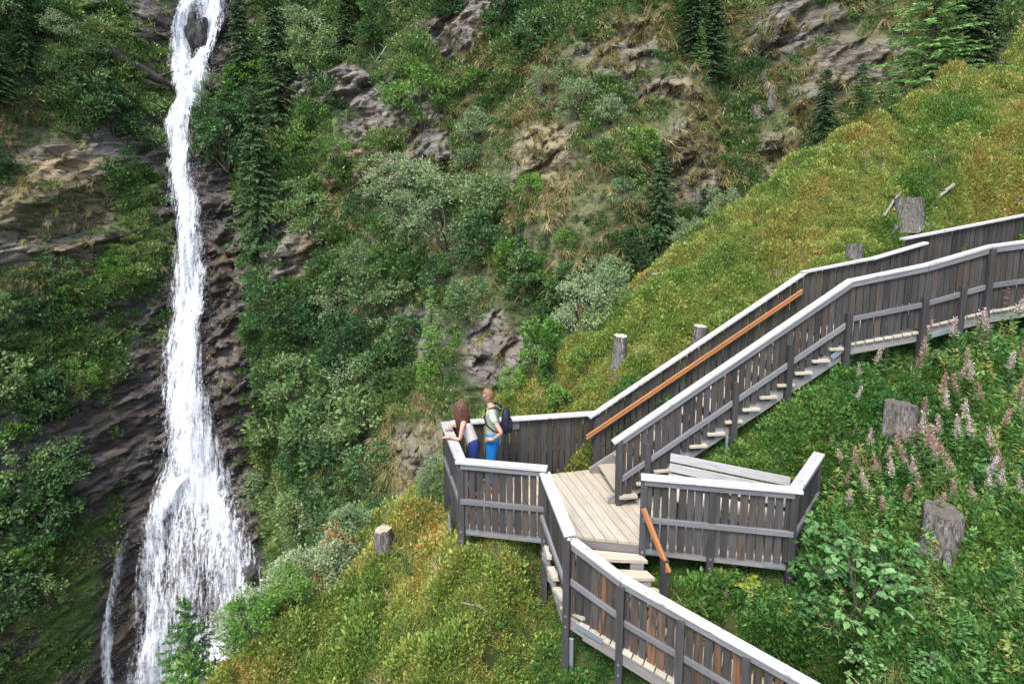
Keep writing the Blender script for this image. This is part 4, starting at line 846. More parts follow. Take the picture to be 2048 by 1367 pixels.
# ---------------------------------------------------------------- ground materials
def attr(t, name, kind='GEOMETRY'):
    a = t.n('ShaderNodeAttribute'); a.attribute_name = name; a.attribute_type = kind; return a.outputs['Fac']
def hill_material():
    t = NT('hillside_soil'); tc = t.n('ShaderNodeTexCoord'); v = tc.outputs['Object']
    n = t.noise(v, 2.2, 6, .65); n2 = t.noise(v, 14, 5, .7)
    c = t.ramp(n.outputs[0], [(.3, (.030, .035, .012)), (.5, (.045, .06, .018)), (.7, (.075, .062, .030))])
    c = t.mix(t.math('MULTIPLY', n2.outputs[0], .6), c.outputs[0], (.02, .022, .008))
    return t.done(t.principled(c, .95, t.bump(n2.outputs[0], .8, .05), .1))
def wall_material():
    t = NT('gorge_wall_rock'); tc = t.n('ShaderNodeTexCoord'); v = tc.outputs['Object']
    rot = t.n('ShaderNodeMapping'); rot.inputs['Rotation'].default_value = (0, R(33), R(10)); rot.inputs['Scale'].default_value = (.35, .5, 2.2); t.l(v, rot.inputs['Vector'])
    strata = t.noise(rot.outputs[0], 1.1, 7, .68, .7); fine = t.noise(v, 3.2, 8, .72); blot = t.noise(v, .35, 4, .6)
    rock = t.ramp(strata.outputs[0], [(.28, (.045, .04, .036)), (.45, (.125, .112, .10)), (.6, (.20, .18, .155)), (.78, (.33, .305, .27))])
    rock = t.mix(t.math('MULTIPLY', t.ramp(blot.outputs[0], [(.46, (0, 0, 0)), (.66, (1, 1, 1))]).outputs[0], .4), rock.outputs[0], (.17, .125, .07))
    rock = t.mix(attr(t, 'tan'), rock, t.mix(fine.outputs[0], (.15, .11, .06), (.34, .27, .16)))
    wet = attr(t, 'wet')
    wr = t.ramp(strata.outputs[0], [(.3, (.013, .012, .011)), (.46, (.055, .046, .041)), (.6, (.105, .088, .077)), (.76, (.23, .20, .18))])
    wr = t.mix(t.math('MULTIPLY', t.ramp(blot.outputs[0], [(.45, (0, 0, 0)), (.65, (1, 1, 1))]).outputs[0], .6), wr.outputs[0], (.10, .066, .036))
    rock = t.mix(wet, rock, wr)
    soil = t.ramp(fine.outputs[0], [(.3, (.025, .032, .012)), (.55, (.045, .06, .02)), (.75, (.10, .095, .04))])
    moss = t.ramp(fine.outputs[0], [(.3, (.035, .075, .010)), (.7, (.11, .19, .025))])
    g = attr(t, 'green'); fr_ = t.ramp(t.math('ADD', g, t.math('MULTIPLY', t.math('SUBTRACT', fine.outputs[0], .5), .9)), [(.42, (0, 0, 0)), (.58, (1, 1, 1))])
    c = t.mix(fr_.outputs[0], rock, soil.outputs[0])
    st_ = t.math('MULTIPLY', attr(t, 'straw'), t.ramp(fine.outputs[0], [(.35, (0, 0, 0)), (.6, (1, 1, 1))]).outputs[0])
    c = t.mix(st_, c, (.13, .125, .055))
    ms = t.ramp(t.math('ADD', attr(t, 'moss'), t.math('MULTIPLY', t.math('SUBTRACT', fine.outputs[0], .5), .8)), [(.42, (0, 0, 0)), (.6, (1, 1, 1))])
    c = t.mix(ms.outputs[0], c, moss.outputs[0])
    vo = t.n('ShaderNodeTexVoronoi'); vo.feature = 'DISTANCE_TO_EDGE'; vo.inputs['Scale'].default_value = .9; wv = t.n('ShaderNodeVectorMath'); wv.operation = 'ADD'
    wn = t.noise(v, 1.2, 4, .7); t.l(rot.outputs[0], wv.inputs[0]); t.l(wn.outputs['Color'], wv.inputs[1]); t.l(wv.outputs[0], vo.inputs['Vector'])
    crack = t.ramp(vo.outputs['Distance'], [(.0, (.22, .2, .18)), (.07, (1, 1, 1))])
    rk = t.math('SUBTRACT', 1.0, fr_.outputs[0]); c = t.mix(rk, c, t.mix(1.0, c, crack.outputs[0], 'MULTIPLY'))
    rough = t.math('SUBTRACT', .92, t.math('MULTIPLY', wet, .5))
    h = t.math('ADD', t.math('MULTIPLY', strata.outputs[0], 1.0), t.math('MULTIPLY', fine.outputs[0], .5))
    return t.done(t.principled(c, rough, t.bump(h, .9, .35), .4))
def set_attr(me, name, vals, kind='FLOAT', dom='POINT'):
    a = me.attributes.new(name, kind, dom); vals = np.asarray(vals)
    a.data.foreach_set('vector' if kind == 'FLOAT_VECTOR' else 'value', (vals.astype(np.int32) if kind == 'INT' else vals.astype(np.float32)).ravel())
def grid_faces(nx, ny):
    i, j = np.meshgrid(np.arange(nx - 1), np.arange(ny - 1), indexing='ij')
    a = (i * ny + j).ravel()
    return np.stack([a, a + ny, a + ny + 1, a + 1], 1)
# ---- near hillside, dug away below the walkways
def carve(x, y, z):
    def quad(P, zs_, margin, dep):
        nonlocal z
        P = np.array(P, float); c = P.mean(0); inside = np.ones(x.shape, bool)
        for (ax, ay), (bx_, by_) in zip(P, np.roll(P, -1, 0)):
            dx, dy = bx_ - ax, by_ - ay; L = math.hypot(dx, dy)
            s = ((x - ax) * dy - (y - ay) * dx) / L * np.sign((c[0] - ax) * dy - (c[1] - ay) * dx)
            inside &= s > -margin
        fl = zs_(x, y) if callable(zs_) else zs_
        z = np.where(inside, np.minimum(z, fl - dep), z)
    quad([FL, FR, (4.93, 9.16), (2.5, 9.9)], 0, .06, .22); quad([FL, (2.6, 8.3), (2.5, 9.9), (1.7, 11.0), (-1.2, 10.5)], 0, .06, .24)
    d = np.array([S1.x - S0.x, S1.y - S0.y]); L2 = d @ d
    quad([st(-.1), st(1.02), st(1.02, 1.05), st(-.1, 1.05)], lambda X, Y: RISE * np.clip(((X - S0.x) * d[0] + (Y - S0.y) * d[1]) / L2, 0, 1), .05, .2)
    zw = lambda X, Y: np.interp(X, [5.7, 7.08, 8.2, 10.4], [2.66, 2.92, 3.21, 3.5])
    quad([wa, wc, (8.0, 11.7), (5.5, 11.5)], zw, .06, .25); quad([wc, wd, (10.5, 12.7), (7.9, 12.0)], zw, .06, .25)
    zl = lambda X, Y: -.74 - RS * np.clip((X - .95) * RD.x + (Y - 7.7) * RD.y, 0, 6)
    n = Vector((-RD.y, RD.x)); a = rp0 - n * .1; b = rp0 + RD * 3.5 - n * .1; q = n * 1.05
    quad([a, b, b + q, a + q], zl, .02, .25)
    quad([(.4, 8.7), (.7, 7.7), (2.35, 8.0), (2.0, 8.5)], -.64, .05, .3)
    return z
def ground_z(x, y, fine=True):
    x = np.asarray(x, float); y = np.asarray(y, float)
    z = hill(x, y) + .12 * fbm(x * .7, y * .7, 4, 3) + (.03 * fbm(x * 4, y * 4, 2, 9) if fine else 0)
    return carve(x, y, z)
gx = np.linspace(-10, 19, 330); gy = np.linspace(3.2, 24, 240)
GX, GY = np.meshgrid(gx, gy, indexing='ij'); GZ = ground_z(GX, GY)
GZ = np.maximum(GZ, -26)
hill_o = link('hillside', pymesh('hillside', np.stack([GX, GY, GZ], -1).reshape(-1, 3), grid_faces(330, 240), hill_material(), True))
tag(hill_o, 'steep heath covered hillside carrying the walkway', kind='structure')
# ---- far gorge wall
def blobs(tab, x, z, pw=2):
    m = np.zeros(np.shape(x))
    for (cx, cz, rx, rz_) in tab: m = np.maximum(m, np.exp(-(((x - cx) / rx) ** 2 + ((z - cz) / rz_) ** 2) ** (pw / 2)))
    return m
def wall_masks(x, z):
    wob = .8 * fbm(x * .25, z * .25, 3, 31); xw, zw_ = x + wob, z + .8 * fbm(x * .25, z * .25, 3, 41)
    rock = np.clip(blobs(ROCK, xw, zw_) * 1.35 + .30 * np.maximum(fbm(x * .16, z * .16, 4, 51), 0), 0, 1)
    return dict(rock=rock, wet=np.clip(blobs(WET, xw, zw_, 4) * 1.2, 0, 1), tan=np.clip(blobs(TAN, xw, zw_) * 1.1, 0, 1),
                straw=np.clip(blobs(STRAW, xw, zw_) * 1.1, 0, 1), moss=np.clip(blobs(MOSS, xw, zw_) * 1.05, 0, 1))
def wall_y(x, z, mk=None):
    mk = mk or wall_masks(x, z)
    r = np.maximum(mk['rock'], mk['wet'])
    a = R(33); s = x * math.cos(a) + z * math.sin(a); q = -x * math.sin(a) + z * math.cos(a)      # bedding dips to the right
    big = 1.5 * fbm(x * .11, z * .09, 4, 11) + .9 * ridged(x * .13 + 4, z * .07, 3, 17)
    qq = q * .8 + .5 * fbm(s * .25, q * .25, 3, 27)
    ledge = (np.floor(qq) + smooth(.55, 1.0, qq - np.floor(qq)) - qq)
    q2 = q * 2.3 + .7 * fbm(s * .5, q * .5, 2, 29); ledge2 = (np.floor(q2) + smooth(.5, 1.0, q2 - np.floor(q2)) - q2)
    crag = ridged(s * .28, q * .6, 5, 21); fine = fbm(s * 1.3, q * 2.4, 4, 61, .6)
    ws, wq = s + .5 * fbm(s * .5, q * .5, 2, 75), q + .3 * fbm(s * .5 + 9, q * .5, 2, 76)
    blk = 1.5 * facets(ws * .34, wq * .8, 71) + .62 * facets(ws * .95, wq * 2.3, 72) + .25 * facets(ws * 2.4, wq * 5.0, 73)
    return wall(x, z) - big * (1 - .9 * mk['wet']) + r * (.45 * ledge + .2 * ledge2 - .30 * crag + .10 * fine + .85 * blk) + (1 - r) * .12 * fine
NX, NZ = 720, 610
wx = np.linspace(-40, 34, NX); wz = np.linspace(-33, 30, NZ)
WX, WZ = np.meshgrid(wx, wz, indexing='ij'); MK = wall_masks(WX, WZ); WY = wall_y(WX, WZ, MK)
me = pymesh('gorge_wall', np.stack([WX, WY, WZ], -1).reshape(-1, 3), grid_faces(NX, NZ)[:, ::-1].copy(), wall_material(), False)
for k in ('wet', 'tan', 'straw', 'moss'): set_attr(me, k, MK[k].ravel())
set_attr(me, 'green', (1 - np.maximum(MK['rock'], MK['wet'])).ravel())
tag(link('gorge_wall', me), 'steep overgrown rock wall of the gorge across from the walkway', kind='structure')
_dx, _dz = wx[1] - wx[0], wz[1] - wz[0]
def wall_at(x, z):
    """distance of the built wall mesh at (x, z)"""
    i = np.clip((np.asarray(x) - wx[0]) / _dx, 0, NX - 1.01); j = np.clip((np.asarray(z) - wz[0]) / _dz, 0, NZ - 1.01)
    a, b = i.astype(int), j.astype(int); u, v = i - a, j - b
    return WY[a, b] * (1 - u) * (1 - v) + WY[a + 1, b] * u * (1 - v) + WY[a, b + 1] * (1 - u) * v + WY[a + 1, b + 1] * u * v
_hx, _hy = gx[1] - gx[0], gy[1] - gy[0]
def hill_at(x, y):
    i = np.clip((np.asarray(x, float) - gx[0]) / _hx, 0, 328.99); j = np.clip((np.asarray(y, float) - gy[0]) / _hy, 0, 238.99)
    a, b = i.astype(int), j.astype(int); u, v = i - a, j - b
    return GZ[a, b] * (1 - u) * (1 - v) + GZ[a + 1, b] * u * (1 - v) + GZ[a, b + 1] * (1 - u) * v + GZ[a + 1, b + 1] * u * v
# ---------------------------------------------------------------- waterfall
def water_material():
    t = NT('falling_water'); uv = t.n('ShaderNodeUVMap'); sep = t.n('ShaderNodeSeparateXYZ'); t.l(uv.outputs[0], sep.inputs[0])
    u, v = sep.outputs[0], sep.outputs[1]
    tc = t.n('ShaderNodeTexCoord')
    n1 = t.noise(t.mapping(tc.outputs['Object'], (5.5, 2.0, .55)), 1.0, 6, .7, .35); n2 = t.noise(t.mapping(tc.outputs['Object'], (11, 4, 3.4)), 1.0, 5, .75)
    edge = t.math('SUBTRACT', 1.0, t.math('POWER', t.math('ABSOLUTE', t.math('SUBTRACT', t.math('MULTIPLY', u, 2.0), 1.0)), 2.2))
    dens = attr(t, 'dens')
    a = t.math('ADD', t.math('ADD', t.math('MULTIPLY', edge, 1.15), dens), t.math('MULTIPLY', t.math('SUBTRACT', n1.outputs[0], .5), 3.6))
    a = t.math('ADD', a, t.math('MULTIPLY', t.math('SUBTRACT', n2.outputs[0], .5), 2.4))
    al = t.ramp(t.math('MULTIPLY', a, .5), [(.22, (0, 0, 0)), (.85, (1, 1, 1))])
    col = t.mix(n2.outputs[0], (.70, .74, .80), (.93, .94, .96))
    d = t.n('ShaderNodeBsdfDiffuse'); t.l(col, d.inputs['Color']); tr = t.n('ShaderNodeBsdfTranslucent'); t.l(col, tr.inputs['Color'])
    mx = t.n('ShaderNodeMixShader'); mx.inputs[0].default_value = .3; t.l(d.outputs[0], mx.inputs[1]); t.l(tr.outputs[0], mx.inputs[2])
    tp = t.n('ShaderNodeBsdfTransparent'); m2 = t.n('ShaderNodeMixShader'); t.l(al.outputs[0], m2.inputs[0]); t.l(tp.outputs[0], m2.inputs[1]); t.l(mx.outputs[0], m2.inputs[2])
    t.m.use_transparent_shadow = True
    return t.done(m2.outputs[0])
WATER = water_material()
fall = tag(empty('waterfall', (-22, 41, -20)), 'tall white waterfall plunging down dark wet rock at the left', kind='structure')
wrng = np.random.RandomState(5)
def ribbon(name, path, layers=2, off=.35, step=.22, nu=22):
    """a sheet of falling water: path rows are (x, z, width, density)"""
    P = np.array(path, float); seg = np.r_[0, np.cumsum(np.hypot(np.diff(P[:, 0]), np.diff(P[:, 1])))]
    n = max(8, int(seg[-1] / step)); s = np.linspace(0, seg[-1], n)
    def sm(k):
        q = np.interp(s, seg, P[:, k]); kk = 5
        return np.convolve(np.pad(q, kk, mode='edge'), np.ones(2 * kk + 1) / (2 * kk + 1), 'valid')
    cx, cz, w, dn = sm(0), sm(1), sm(2), sm(3)
    w = w * (1 + .16 * fbm(s * .6, s * 0 + 3, 3, 77)); cx = cx + .07 * fbm(s * .7, s * 0 + 9, 3, 78)
    V, Fc, UV, D = [], [], [], []; base = 0
    for L in range(layers):
        wl = w * (1 - .16 * L); u = np.linspace(0, 1, nu); U, S = np.meshgrid(u, s, indexing='ij')
        X = cx[None] + (U - .5) * wl[None]; Z = np.broadcast_to(cz[None], X.shape).copy()
        yb = wall_at(X, Z)
        k = 9; pad = np.pad(yb, ((0, 0), (k, k)), mode='edge')
        ys = np.min(np.stack([pad[:, i:i + yb.shape[1]] for i in range(2 * k + 1)]), 0)
        k = 6; pad = np.pad(ys, ((0, 0), (k, k)), mode='edge'); ys = np.mean(np.stack([pad[:, i:i + yb.shape[1]] for i in range(2 * k + 1)]), 0)
        ys = np.minimum(ys, yb - .03)
        Y = ys - (off * .35 + off * .65 * (1 - (2 * U - 1) ** 2)) * (1 + .5 * L) + .07 * fbm(X * 2.5, Z * .8 + 7 * L, 3, 81 + L) + .03 * fbm(X * 7, Z * 2, 2, 91 + L)
        V.append(np.stack([X, Y, Z], -1).reshape(-1, 3)); Fc.append(grid_faces(nu, n) + base); base += nu * n
        UV.append(np.stack([U, S], -1).reshape(-1, 2)); D.append(np.broadcast_to(dn[None] - .35 * L, X.shape).ravel())
    V = np.concatenate(V) - np.array([-22, 41, -20]); Fc = np.concatenate(Fc); UV = np.concatenate(UV)
    me = pymesh(name, V, Fc, WATER, True); set_attr(me, 'dens', np.concatenate(D))
    ul = me.uv_layers.new(name='UVMap'); ul.data.foreach_set('uv', UV[Fc.ravel()].astype(np.float32).ravel())
    return link(name, me, fall)
for nm, lay, off, path in FALLS: ribbon(nm, path, lay, off)
# flying drops
def spray_mesh():
    V = []; pts = []
    for nm, lay, off, path in FALLS:
        P = np.array(path); seg = np.r_[0, np.cumsum(np.hypot(np.diff(P[:, 0]), np.diff(P[:, 1])))]
        m = int(seg[-1] * 55 * (P[:, 2].mean() ** .7)); s = wrng.rand(m) * seg[-1]
        w = np.interp(s, seg, P[:, 2]); x = np.interp(s, seg, P[:, 0]) + wrng.normal(0, .27, m) * w; z = np.interp(s, seg, P[:, 1]) + wrng.normal(0, .25, m)
        pts.append(np.stack([x, wall_at(x, z) - .1 - np.abs(wrng.normal(0, .45, m)) * off * 2, z], 1))
    p = np.concatenate(pts) - np.array([-22, 41, -20]); n = len(p)
    r = .008 + .014 * wrng.rand(n) ** 2
    tet = np.array([(1, 0, -.7), (-.5, .87, -.7), (-.5, -.87, -.7), (0, 0, 1.6)])
    V = (p[:, None, :] + tet[None] * r[:, None, None]).reshape(-1, 3)
    f = np.array([(0, 2, 1), (0, 1, 3), (1, 2, 3), (2, 0, 3)]); Fc = (f[None] + (np.arange(n) * 4)[:, None, None]).reshape(-1, 3)
    return pymesh('spray', V, Fc, plain('water_drops', (.9, .92, .95), .5))
tag(link('spray', spray_mesh(), fall), kind='stuff')
# ---------------------------------------------------------------- two people at the railing
def cloth(name, c, rough=.85, var=.25):
    t = NT(name); tc = t.n('ShaderNodeTexCoord'); n = t.noise(tc.outputs['Object'], 7, 4, .6, .4)
    col = t.mix(t.math('MULTIPLY', n.outputs[0], var), c, tuple(x * .4 for x in c))
    return t.done(t.principled(col, rough, t.bump(n.outputs[0], .6, .03), .2))
def skin_material(name, c):
    t = NT(name); tc = t.n('ShaderNodeTexCoord'); n = t.noise(tc.outputs['Object'], 9, 3)
    p = t.principled(t.mix(n.outputs[0], c, (c[0] * .85, c[1] * .72, c[2] * .68)), .5, None, .35)
    return t.done(p)
def skinned(jobs):
    """jobs: [(points, edges, radii)] -> list of (vertices, faces) grown by the Skin modifier, all evaluated at once"""
    tmp = []
    for pts, edges, radii in jobs:
        me = bpy.data.meshes.new('skeleton'); me.from_pydata([tuple(p) for p in pts], edges, []); me.update()
        o = bpy.data.objects.new('skeleton', me); COL.objects.link(o); o.modifiers.new('skin', 'SKIN')
        for i, r in enumerate(radii):
            s = me.skin_vertices[0].data[i]; s.radius = (r, r) if not isinstance(r, tuple) else r; s.use_root = (i == 0)
        sb = o.modifiers.new('sub', 'SUBSURF'); sb.levels = 2; sb.render_levels = 2; tmp.append(o)
    dg = bpy.context.evaluated_depsgraph_get(); out = []
    for o in tmp:
        ev = o.evaluated_get(dg); m = ev.to_mesh()
        out.append(([tuple(v.co) for v in m.vertices], [tuple(p.vertices) for p in m.polygons])); ev.to_mesh_clear()
    for o in tmp:
        me = o.data; bpy.data.objects.remove(o); bpy.data.meshes.remove(me)
    return out
def head_vf(c, fwd, tilt, s=1.0, up=Vector((0, 0, 1))):
    """a head with brow, nose, lips, chin and ears; c = centre, fwd = where it looks"""
    f = Vector(fwd).normalized(); side = up.cross(f).normalized(); u = f.cross(side); v = []; fc = []; nu, nv = 28, 20
    for j in range(nv + 1):
        ph = math.pi * j / nv - math.pi / 2
        for i in range(nu):
            th = 2 * math.pi * i / nu; x = math.cos(ph) * math.cos(th); y = math.cos(ph) * math.sin(th); z = math.sin(ph)
            px, py, pz = x * .098, y * .076, z * .118
            if z < 0: py *= 1 + .28 * z; px *= (1 + .10 * z) if x > 0 else (1 + .35 * z)      # jaw narrower, neck side cut in
            if x > 0:
                n = math.exp(-((y / .16) ** 2)); px += .026 * n * math.exp(-((z + .12) / .17) ** 2)            # nose
                px += .008 * math.exp(-((y / .35) ** 2)) * math.exp(-((z + .45) / .09) ** 2)                   # lips
                px += .012 * math.exp(-((y / .3) ** 2)) * math.exp(-((z + .82) / .16) ** 2)                    # chin
                px -= .010 * math.exp(-(((abs(y) - .38) / .16) ** 2)) * math.exp(-((z - .06) / .13) ** 2)      # eye sockets
            v.append(c + (f * px + side * py + u * pz) * s)
    for j in range(nv):
        for i in range(nu):
            a, b = j * nu + i, j * nu + (i + 1) % nu; fc.append((a, b, b + nu, a + nu))
    for sg in (-1, 1):
        o = len(v); e = c + (side * sg * .077 - f * .008 - u * .005) * s
        for j in range(5):
            for i in range(8):
                t = 2 * math.pi * i / 8; q = math.sin(math.pi * (j + .5) / 5)
                v.append(e + (f * math.cos(t) * .017 * q + u * math.sin(t) * .030 * q + side * sg * .014 * (j / 4 - .3)) * s)
        for j in range(4):
            for i in range(8): a, b = o + j * 8 + i, o + j * 8 + (i + 1) % 8; fc.append((a, b, b + 8, a + 8))
    return v, fc
def hand_vf(wrist, direction, palm_n, thumb_side, curl=.5):
    """palm, four unequal bent fingers and a thumb leaving the side of the palm"""
    d = Vector(direction).normalized(); n = Vector(palm_n); n = (n - d * n.dot(d)).normalized(); s = d.cross(n) * thumb_side; W_ = Vector(wrist); parts = []
    parts.append(tube([W_ - d * .02, W_ + d * .02, W_ + d * .06, W_ + d * .092], [.024, .034, .038, .030], 10))
    for k, L in enumerate((.070, .078, .073, .056)):
        b = W_ + d * .085 + s * (.028 - .019 * k); p1 = b + d * L * .45 + n * L * .10 * curl; p2 = p1 + d * L * .30 + n * L * .34 * curl; p3 = p2 + d * L * .16 + n * L * .34 * curl
        parts.append(tube([b - d * .02, b, p1, p2, p3], [.009, .0095, .0085, .0078, .006], 6))
    b = W_ + d * .028 + s * .028; parts.append(tube([b - s * .015, b + s * .016 + d * .018, b + s * .03 + d * .045 + n * .01, b + s * .03 + d * .066 + n * .02], [.012, .012, .010, .007], 6))
    return join_vf(parts)
def place(base, fwd):
    f = Vector((*fwd, 0)).normalized(); l = Vector((-f.y, f.x, 0)); B = Vector(base)
    return (lambda F_, S_, Z_: B + f * F_ + l * S_ + Vector((0, 0, Z_))), f, l
JOBS = []
# ---- the man, hand on his hip, looking over the gorge
mp, mf, ml = place((-.34, 10.12, .004), (-1, .08)); ORI = Vector((-.34, 10.12, 0))
mj = [(-.01, 0, .98), (0, 0, 1.14), (.015, 0, 1.33), (.01, 0, 1.47), (.03, 0, 1.555), (.05, 0, 1.63),
      (0, .10, .93), (.03, .115, .50), (-.02, .12, .09), (.11, .13, .035), (0, -.10, .93), (.05, -.13, .50), (.02, -.15, .09), (.15, -.17, .035),
      (.0, .175, 1.475), (-.03, .235, 1.42), (-.19, .335, 1.19), (-.03, .255, 1.04),
      (.0, -.175, 1.475), (.01, -.235, 1.42), (.06, -.39, 1.24), (.17, -.53, 1.15)]
me_ = [(0, 1), (1, 2), (2, 3), (3, 4), (4, 5), (0, 6), (6, 7), (7, 8), (8, 9), (0, 10), (10, 11), (11, 12), (12, 13), (3, 14), (14, 15), (15, 16), (16, 17), (3, 18), (18, 19), (19, 20), (20, 21)]
mr = [.10, .09, .12, .10, .056, .05, .088, .06, .042, .036, .088, .06, .042, .036, .062, .052, .041, .028, .062, .052, .041, .028]
loc = lambda fn, J, O: [fn(*q) - O for q in J]
JOBS.append((loc(mp, mj, ORI), me_, mr))
sj = [(-.01, 0, .80), (0, 0, 1.12), (.015, 0, 1.33), (.01, 0, 1.475), (.02, 0, 1.53), (.0, .18, 1.475), (-.03, .24, 1.415), (-.10, .285, 1.315), (.0, -.18, 1.475), (.01, -.24, 1.415), (.04, -.315, 1.33)]
JOBS.append((loc(mp, sj, ORI), [(0, 1), (1, 2), (2, 3), (3, 4), (3, 5), (5, 6), (6, 7), (3, 8), (8, 9), (9, 10)], [(.155, .165), .137, .148, .115, .066, .076, .070, .070, .076, .070, .070]))
tj = [(-.01, 0, 1.12), (-.01, 0, .93), (0, .10, .88), (.03, .115, .50), (-.015, .12, .13), (0, -.10, .88), (.05, -.13, .50), (.02, -.15, .13)]
te = [(0, 1), (1, 2), (2, 3), (3, 4), (1, 5), (5, 6), (6, 7)]
JOBS.append((loc(mp, tj, ORI), te, [.13, .14, .118, .098, .088, .118, .098, .088]))
# ---- the woman, leaning on the side railing
wp_, wf, wl_ = place((-.72, 9.93, .004), (-1, .10)); ORW = Vector((-.72, 9.93, 0))
wj = [(-.06, 0, .92), (-.02, 0, 1.06), (.06, 0, 1.22), (.10, 0, 1.34), (.13, 0, 1.42), (.15, 0, 1.49),
      (-.06, .09, .87), (-.08, .095, .47), (-.14, .10, .08), (-.02, .11, .03), (-.06, -.09, .87), (-.03, -.10, .47), (-.06, -.11, .08), (.06, -.12, .03),
      (.10, .145, 1.345), (.11, .185, 1.29), (.14, .235, 1.10), (.315, .20, 1.125),
      (.10, -.145, 1.345), (.13, -.185, 1.29), (.21, -.25, 1.13), (.34, -.20, 1.16)]
wr = [.09, .07, .092, .082, .045, .042, .085, .056, .038, .032, .085, .056, .038, .032, .048, .043, .034, .024, .048, .043, .034, .024]
JOBS.append((loc(wp_, wj, ORW), me_, wr))
vj = [(-.07, 0, .78), (-.03, 0, 1.02), (.06, 0, 1.22), (.09, 0, 1.31), (.10, .085, 1.35), (.10, -.085, 1.35)]
JOBS.append((loc(wp_, vj, ORW), [(0, 1), (1, 2), (2, 3), (3, 4), (3, 5)], [.138, .108, .117, .092, .040, .040]))
uj = [(-.05, 0, 1.08), (-.065, 0, .88), (-.06, .09, .83), (-.08, .095, .47), (-.135, .10, .11), (-.06, -.09, .83), (-.03, -.10, .47), (-.06, -.11, .11)]
JOBS.append((loc(wp_, uj, ORW), te, [.112, .128, .104, .068, .055, .104, .068, .055]))
(mb, ms_, mt, wb_, wv, wu) = skinned(JOBS)
HEADM = mp(.075, 0, 1.725) - ORI; HEADW = wp_(.175, 0, 1.585) - ORW
lookm = Vector((-1, .10, -.12)); lookw = Vector((-1, .45, -.22))
man_skin = skin_material('light_skin', (.40, .235, .17)); wom_skin = skin_material('tanned_skin', (.39, .225, .16))
v, f = join_vf([mb, head_vf(HEADM, lookm, 0), hand_vf(mp(-.03, .255, 1.04) - ORI, mf * 1.0 + ml * -.25 + Vector((0, 0, -.18)), -ml, 1, .5),
                hand_vf(mp(.17, -.53, 1.15) - ORI, mf * .45 - ml * .6 + Vector((0, 0, -.12)), (0, 0, -1), 1, .5)])
man = tag(link('person', pymesh('person', v, f, man_skin, True), None, ORI), 'person in sage T-shirt and bright blue trousers with one hand on the hip', 'person')
link('shirt', pymesh('shirt', *ms_, cloth('sage_cotton', (.27, .31, .23)), True), man); link('trousers', pymesh('trousers', *mt, cloth('blue_trousers', (.008, .13, .36), .75, .5), True), man)
def shoe(parent, p, d, mat):
    d = Vector(d).normalized(); V_, F_ = tube([p - d * .10, p - d * .06, p + d * .02, p + d * .12, p + d * .165], [.032, .046, .048, .043, .022], 10)
    V_ = [Vector((q.x, q.y, max(q.z, 0.001))) for q in V_]; link('shoe', pymesh('shoe', V_, F_, mat, True), parent)
redshoe = cloth('red_shoe', (.30, .035, .02))
for s_, q in ((1, (-.02, .12, .045)), (-1, (.02, -.15, .045))): shoe(man, mp(*q) - ORI, mf + ml * .1 * s_, redshoe)
def short_hair(c, look, mat, parent):
    f = Vector(look).normalized(); side = Vector((0, 0, 1)).cross(f).normalized(); u = f.cross(side); rs = random.Random(3); V_ = []; F_ = []
    nu, nv = 32, 14
    for j in range(nv + 1):
        for i in range(nu):
            th = 2 * math.pi * i / nu; x = math.cos(th); low = -.42 if x < -.2 else (-.05 if x < .45 else .52)          # hairline: nape, temple, forehead
            z = low + (1 - low) * j / nv; r = math.sqrt(max(0, 1 - z * z)); k = 1.08 + rs.uniform(-.03, .04) + .09 * max(0, z) + (.09 if x > .5 and z > .55 else 0)
            V_.append(c + f * (r * x * .098 * k - .002) + side * (r * math.sin(th) * .076 * k) + u * (z * .118 * k))
    for j in range(nv):
        for i in range(nu): a, b = j * nu + i, j * nu + (i + 1) % nu; F_.append((a, b, b + nu, a + nu))
    link('hair', pymesh('hair', V_, F_, mat, True), parent)
def hair_material(name, a, b):
    t = NT(name); tc = t.n('ShaderNodeTexCoord'); n = t.noise(t.mapping(tc.outputs['Object'], (60, 60, 8)), 1.0, 4, .7)
    return t.done(t.principled(t.mix(n.outputs[0], a, b), .45, t.bump(n.outputs[0], .7, .01), .4))
short_hair(HEADM, lookm, hair_material('sandy_hair', (.06, .03, .012), (.21, .11, .04)), man)
black = plain('black_plastic', (.012, .012, .014), .35)
gf = lookm.normalized(); gs = Vector((0, 0, 1)).cross(gf).normalized(); gu = gf.cross(gs); parts = []
for sg in (-1, 1):
    c = HEADM + gf * .092 + gs * sg * .034 + gu * .012; V_ = []
    for k in range(10):
        t = 2 * math.pi * k / 10; V_.append(c + gs * math.cos(t) * .030 + gu * math.sin(t) * .020 - gf * .010 * abs(math.cos(t)))
    V_ += [q + gf * .006 for q in V_]; parts.append((V_, [tuple(range(9, -1, -1)), tuple(range(10, 20))] + [(k, (k + 1) % 10, 10 + (k + 1) % 10, 10 + k) for k in range(10)]))
    parts.append(tube([c + gs * sg * .028 + gu * .006, HEADM + gs * sg * .080 + gf * .03 + gu * .016, HEADM + gs * sg * .080 - gf * .02 + gu * .010], [.005, .005, .004], 5))
v, f = join_vf(parts); link('sunglasses', pymesh('sunglasses', v, f, black), man)
